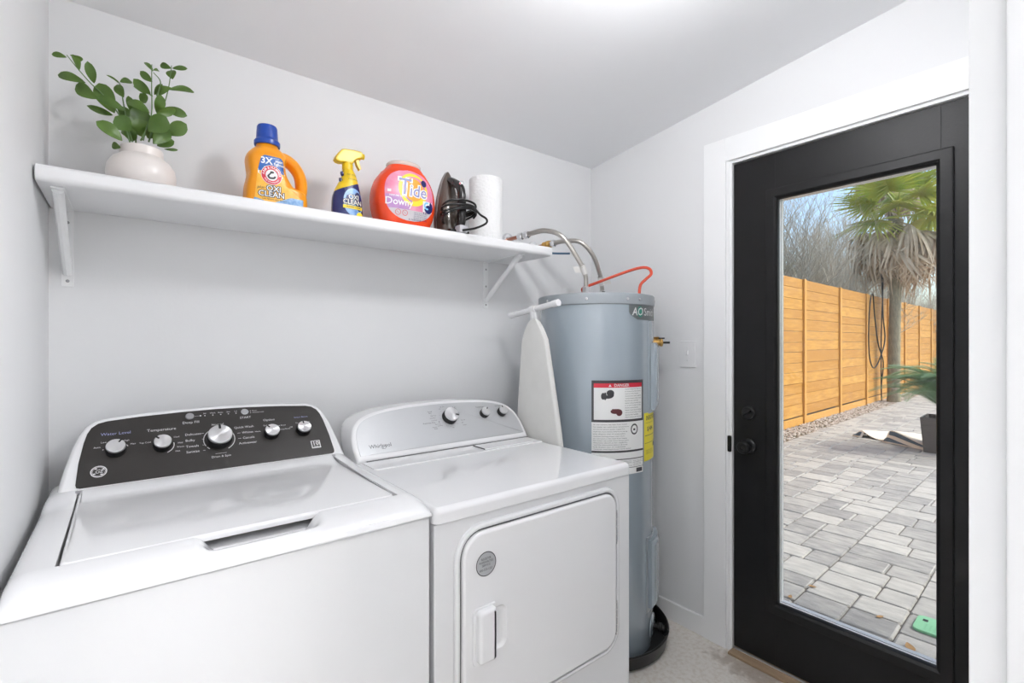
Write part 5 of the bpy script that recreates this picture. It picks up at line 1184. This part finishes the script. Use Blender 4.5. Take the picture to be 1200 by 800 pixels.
def cycad_mesh(seed, L_=1.0, arch=0.35):
    r = random.Random(seed); m = MB(); N = 40; P_ = []
    for k in range(N + 1):
        q = k / N; P_.append(Vector((L_ * q, 0.05 * sin(q * 2 + seed), arch * sin(q * pi * 0.72) - 0.25 * q ** 3)))
    m.tube(P_[::4], lambda q: 0.009 - 0.006 * q, 5)
    for k in range(4, N + 1):
        q = k / N; t = (P_[k] - P_[k - 1]).normalized(); l = 0.22 * (sin(pi * min(1, 0.12 + q * 0.86)) ** 0.6) * r.uniform(.85, 1.1)
        for s in (-1, 1):
            for half_ in (0, 0.5):
                b0 = P_[k] - (P_[k] - P_[k - 1]) * half_
                d = (t * 0.75 + Vector((0, s, 0.25))).normalized(); tip = b0 + d * l + Vector((0, 0, -0.05 * l)); w = t * 0.0042
                mid = b0 + d * l * 0.5 + Vector((0, 0, 0.012))
                m.add([b0 - w * .6, b0 + w * .6, mid + w, mid - w, tip], [(0, 1, 2, 3), (3, 2, 4)])
    return make_mesh('frond', m, M_sago, sharp=60)
CM = [cycad_mesh(s, L_, a) for s, L_, a in ((1, 1.0, 0.30), (2, 0.9, 0.42), (3, 1.1, 0.22))]
rc = random.Random(4); base_c = Vector((0, 0, PHt + 0.07))
left_az = atan2(-RGT.y, -RGT.x)
fr_ = [(left_az + 0.05, 42, 0), (left_az - 0.25, 36, 2), (left_az + 0.3, 38, 2), (left_az - 0.1, 28, 1), (left_az + 0.15, 24, 0), (left_az - 0.4, 22, 2), (left_az + 0.5, 26, 1), (left_az + 0.0, 50, 2), (left_az - 0.5, 48, 1), (left_az + 0.65, 52, 0), (left_az + 0.2, 33, 2), (left_az - 0.15, 44, 1)]
for k in range(14): fr_.append((left_az + 1.0 + k * 0.33, rc.uniform(20, 75), k % 3))
fr_ += [(left_az + 0.9, 72, 1), (left_az - 0.9, 70, 1), (left_az + 2.2, 74, 0)]
fr_ += [(left_az + rc.uniform(-.55, .55), rc.uniform(16, 46), k % 3) for k in range(10)]
for az, el, k in fr_:
    put('frond', CM[k], cy, Matrix.Translation(base_c) @ Matrix.Rotation(az, 4, 'Z') @ Matrix.Rotation(-radians(el * 0.85), 4, 'Y') @ Matrix.Rotation(rc.uniform(-.3, .3), 4, 'X') @ Matrix.Scale(rc.uniform(.70, .88), 4))
# rug: sheet with a curled, lifted edge
ru = thing('outdoor_rug', 'rumpled beige and blue striped rug lying on the pavers beside the planter', 'rug', (8.2, 0.15, GZ))
A0 = Vector((8.50, 0.60, GZ)); AX = (Vector((7.98, -0.40, GZ)) - A0).normalized(); AY = Vector((-AX.y, AX.x, 0)); AY = AY if AY.x > 0 else -AY
prof_ = [(0.0, 0.004), (0.05, 0.03), (0.12, 0.085), (0.16, 0.075), (0.24, 0.035), (0.33, 0.008), (0.42, 0.006), (0.47, 0.05), (0.50, 0.12), (0.535, 0.155), (0.60, 0.15), (0.72, 0.115), (0.85, 0.07), (1.0, 0.03), (1.15, 0.01), (1.5, 0.006), (1.9, 0.006)]
PP = catmull([Vector((a, z, 0)) for a, z in prof_], 4)
def rug_pt(a, z, b, dz=0.0): return A0 + AX * a + AY * (b * 0.9 + 0.10 * a) + Vector((0, 0, z * (1 - 0.75 * b) + 0.004 + dz))
def rug_sheet(b0, b1, dz, th, a0=0, a1=9):
    m = MB(); Q = [q for q in PP if a0 <= q.x <= a1]
    m.rings([[rug_pt(q.x, q.y, b0, dz), rug_pt(q.x, q.y, (b0 + b1) / 2, dz), rug_pt(q.x, q.y, b1, dz), rug_pt(q.x, q.y, b1, dz + th), rug_pt(q.x, q.y, (b0 + b1) / 2, dz + th), rug_pt(q.x, q.y, b0, dz + th)] for q in Q]); return m
part('rug_sheet', rug_sheet(0.0, 1.0, 0, 0.010), M_rugw, ru)
def stripe(a0, a1, skew, wdt):
    m = MB(); N = 10; V = []; F = []
    for i in range(N + 1):
        for j in range(9):
            b = j / 8; a = a0 + (a1 - a0) * i / N + skew * b; z = 0
            for q0, q1 in zip(PP[:-1], PP[1:]):
                if q0.x <= a <= q1.x: z = q0.y + (q1.y - q0.y) * (a - q0.x) / max(1e-6, q1.x - q0.x); break
            V.append(rug_pt(a, z, b, 0.0125))
    for i in range(N):
        for j in range(8): F.append((i * 9 + j, i * 9 + j + 1, i * 9 + j + 10, i * 9 + j + 9))
    m.add(V, F); part('stripe', m, M_rugb, ru, label='blue stripe')
# stripes show on the lifted flap that faces the house, as bands on its front edge
def flap_band(a0, a1, k0, k1):
    m = MB(); V = []; F = []; N = 10
    def zz(a):
        for q0, q1 in zip(PP[:-1], PP[1:]):
            if q0.x <= a <= q1.x: return q0.y + (q1.y - q0.y) * (a - q0.x) / max(1e-6, q1.x - q0.x)
        return 0.006
    for i in range(N + 1):
        a = a0 + (a1 - a0) * i / N; z = zz(a); f0, f1 = k0(i / N), k1(i / N)
        for f in (f0, f1): V.append(rug_pt(a, 0, 0) + Vector((0, 0, z * f)) - AY * (0.06 * (1 - f) + 0.010) + Vector((0, 0, 0.006)))
    for i in range(N): F.append((2 * i, 2 * i + 1, 2 * i + 3, 2 * i + 2))
    m.add(V, F); return m
def flap(a0, a1):
    m = MB(); N = 16; V = []; F = []
    def zz(a):
        for q0, q1 in zip(PP[:-1], PP[1:]):
            if q0.x <= a <= q1.x: return q0.y + (q1.y - q0.y) * (a - q0.x) / max(1e-6, q1.x - q0.x)
        return 0.006
    R = []
    for i in range(N + 1):
        a = a0 + (a1 - a0) * i / N; z = zz(a); p = rug_pt(a, 0, 0)
        R.append([p + Vector((0, 0, z + 0.008)), p + Vector((0, 0, z * .5)) - AY * 0.03, p - AY * 0.06, p - AY * 0.052, p + Vector((0, 0, z * .5)) - AY * 0.022, p + Vector((0, 0, z + .008)) + AY * .008])
    m.rings(R); return m
part('flap', flap(0.46, 1.5), M_rugw, ru); part('flap', flap(0.02, 0.17), M_rugw, ru)
part('stripe', flap_band(0.53, 1.20, lambda q: 0.66 - .2 * q, lambda q: 0.98 - .05 * q), M_rugb, ru, label='blue stripe')
part('stripe', flap_band(0.485, 0.86, lambda q: 0.08, lambda q: 0.48 - .40 * q), M_rugb, ru, label='blue stripe')
part('stripe', flap_band(0.04, 0.15, lambda q: 0.2, lambda q: 0.8), M_rugb, ru, label='blue stripe')
# green valve-box cover and dry leaves on the pavers
g0 = atZ(1099, 738, GZ + 0.003); gv = thing('valve_cover', 'pale green plastic valve cover on the pavers near the door', 'valve cover', (g0.x, g0.y, GZ + 0.002))
def gf(u, v, w): p = Vector((g0.x, g0.y, 0)) + OD * v - OE * u; return Vector((p.x, p.y, GZ + 0.0025 + w))
m = MB(); m.plate(rrect(-0.085, 0.085, -0.085, 0.085, 0.03, 4), 0.012, gf, 0.004); part('cover_plate', m, M_green, gv)
m = MB(); m.rect(-0.060, -0.040, 0.020, 0.045, gf, 0.0125); m2 = m
part('lift_slot', m, M_rubber, gv, label='dark lift slot')
m = MB()
for i in range(7):
    for j in range(4): m.disc(-0.04 + 0.018 * i, -0.06 + 0.017 * j, 0.004, 0.004, gf, 0.0128, 8)
part('dimples', m, mat('green_dimple', (0.15, 0.40, 0.22), 0.6), gv, kind='stuff')
for (px, py, a, lab) in ((1066.5, 759, 0.5, 'curled dry brown leaf on the pavers beside the green valve cover'), (952, 687, 1.8, 'small dry leaf on the paver joint near the door hinge side'), (1031, 722.5, 2.6, 'tiny reddish brown leaf on a grey paver left of the valve cover'), (926, 699, 0.2, 'yellowish dry leaf on the pavers at lower left of the pane')):
    c0 = atZ(px, py, GZ + 0.004); sz = 0.036 if px > 1060 else 0.02; m = MB(); V = []
    for q, w in ((-1, .05), (-.5, .42), (0, .5), (.5, .36), (1, .05)):
        for s in (-1, 0, 1): V.append(c0 + Vector((cos(a) * q - sin(a) * w * s, sin(a) * q + cos(a) * w * s, 0.25 * abs(s) * w + 0.15 * q * q)) * sz)
    V2 = [v - Vector((0, 0, 0.0012)) for v in V]
    F = [(i * 3 + j, i * 3 + j + 1, i * 3 + j + 4, i * 3 + j + 3) for i in range(4) for j in range(2)]
    m.add(V + V2, F + [tuple(reversed([k + 15 for k in f])) for f in F]); solo('dry_leaf', m, M_dry, lab, 'leaf')

# bare winter trees behind the fence -----------------------------------------
def bare_tree_mesh(seed, h, r0, upright):
    r = random.Random(seed); m = MB()
    def grow(p, d, L_, rad, depth):
        n = 3; P_ = [p]; q = p.copy(); dd = d.copy()
        for k in range(n):
            dd = (dd + Vector((r.uniform(-1, 1), r.uniform(-1, 1), r.uniform(-.5, 1) * upright)) * 0.22).normalized(); q = q + dd * (L_ / n); P_.append(q.copy())
        m.tube(P_, lambda t: rad * (1 - 0.45 * t), 5 if depth < 2 else 3, caps=False)
        if depth >= 7 or rad < 0.0016: return
        kids = 3 if depth < 4 else 2
        for k in range(kids + (1 if r.random() < 0.45 else 0)):
            i = r.randint(1, n); a = Vector((r.uniform(-1, 1), r.uniform(-1, 1), r.uniform(-.15, .8) + upright * 0.4)).normalized()
            nd = (dd * 0.75 + a * 0.75).normalized(); grow(P_[i], nd, L_ * r.uniform(0.62, 0.86), rad * 0.60, depth + 1)
    grow(Vector((0, 0, 0)), Vector((0, 0, 1)), h * 0.28, r0, 0)
    return m
TM = [make_mesh('branches', bare_tree_mesh(s, h, r_, u), M_twig, sharp=180) for s, h, r_, u in ((1, 5.6, 0.055, 0.5), (2, 7.6, 0.07, 0.8), (3, 4.4, 0.05, 0.15), (5, 5.2, 0.055, 0.4), (8, 8.4, 0.075, 0.7))]
rt_ = random.Random(17)
spots = [(10.6, 2.6, 2), (12.4, 2.4, 0), (14.0, 2.9, 3), (15.6, 2.4, 2), (17.0, 3.4, 0), (18.6, 2.8, 2), (20.6, 3.2, 3), (13.4, 4.1, 1), (18.0, 5.0, 1), (22.4, 3.8, 0), (19.6, 6.6, 4), (23.0, 6.6, 3), (25.0, 4.8, 1), (24.6, 8.2, 3), (27.0, 6.2, 4), (30.0, 5.0, 0), (16.8, 6.2, 3), (21.6, 1.75, 2), (24.6, 2.2, 2), (28.4, 3.0, 3)]
for i, (s, t, k_) in enumerate(spots):
    b0 = O(s, t, -0.09); o = bpy.data.objects.new('bare_tree', TM[k_]); COL.objects.link(o); o.location = b0; o.rotation_euler = (0, 0, rt_.random() * 6.28)
    k = rt_.uniform(0.85, 1.25); o.scale = (k, k, k * rt_.uniform(.95, 1.15))
    o['label'] = 'leafless grey-brown tree with fine twigs growing behind the wooden fence'; o['category'] = 'tree'; o['group'] = 'bare trees behind the fence'
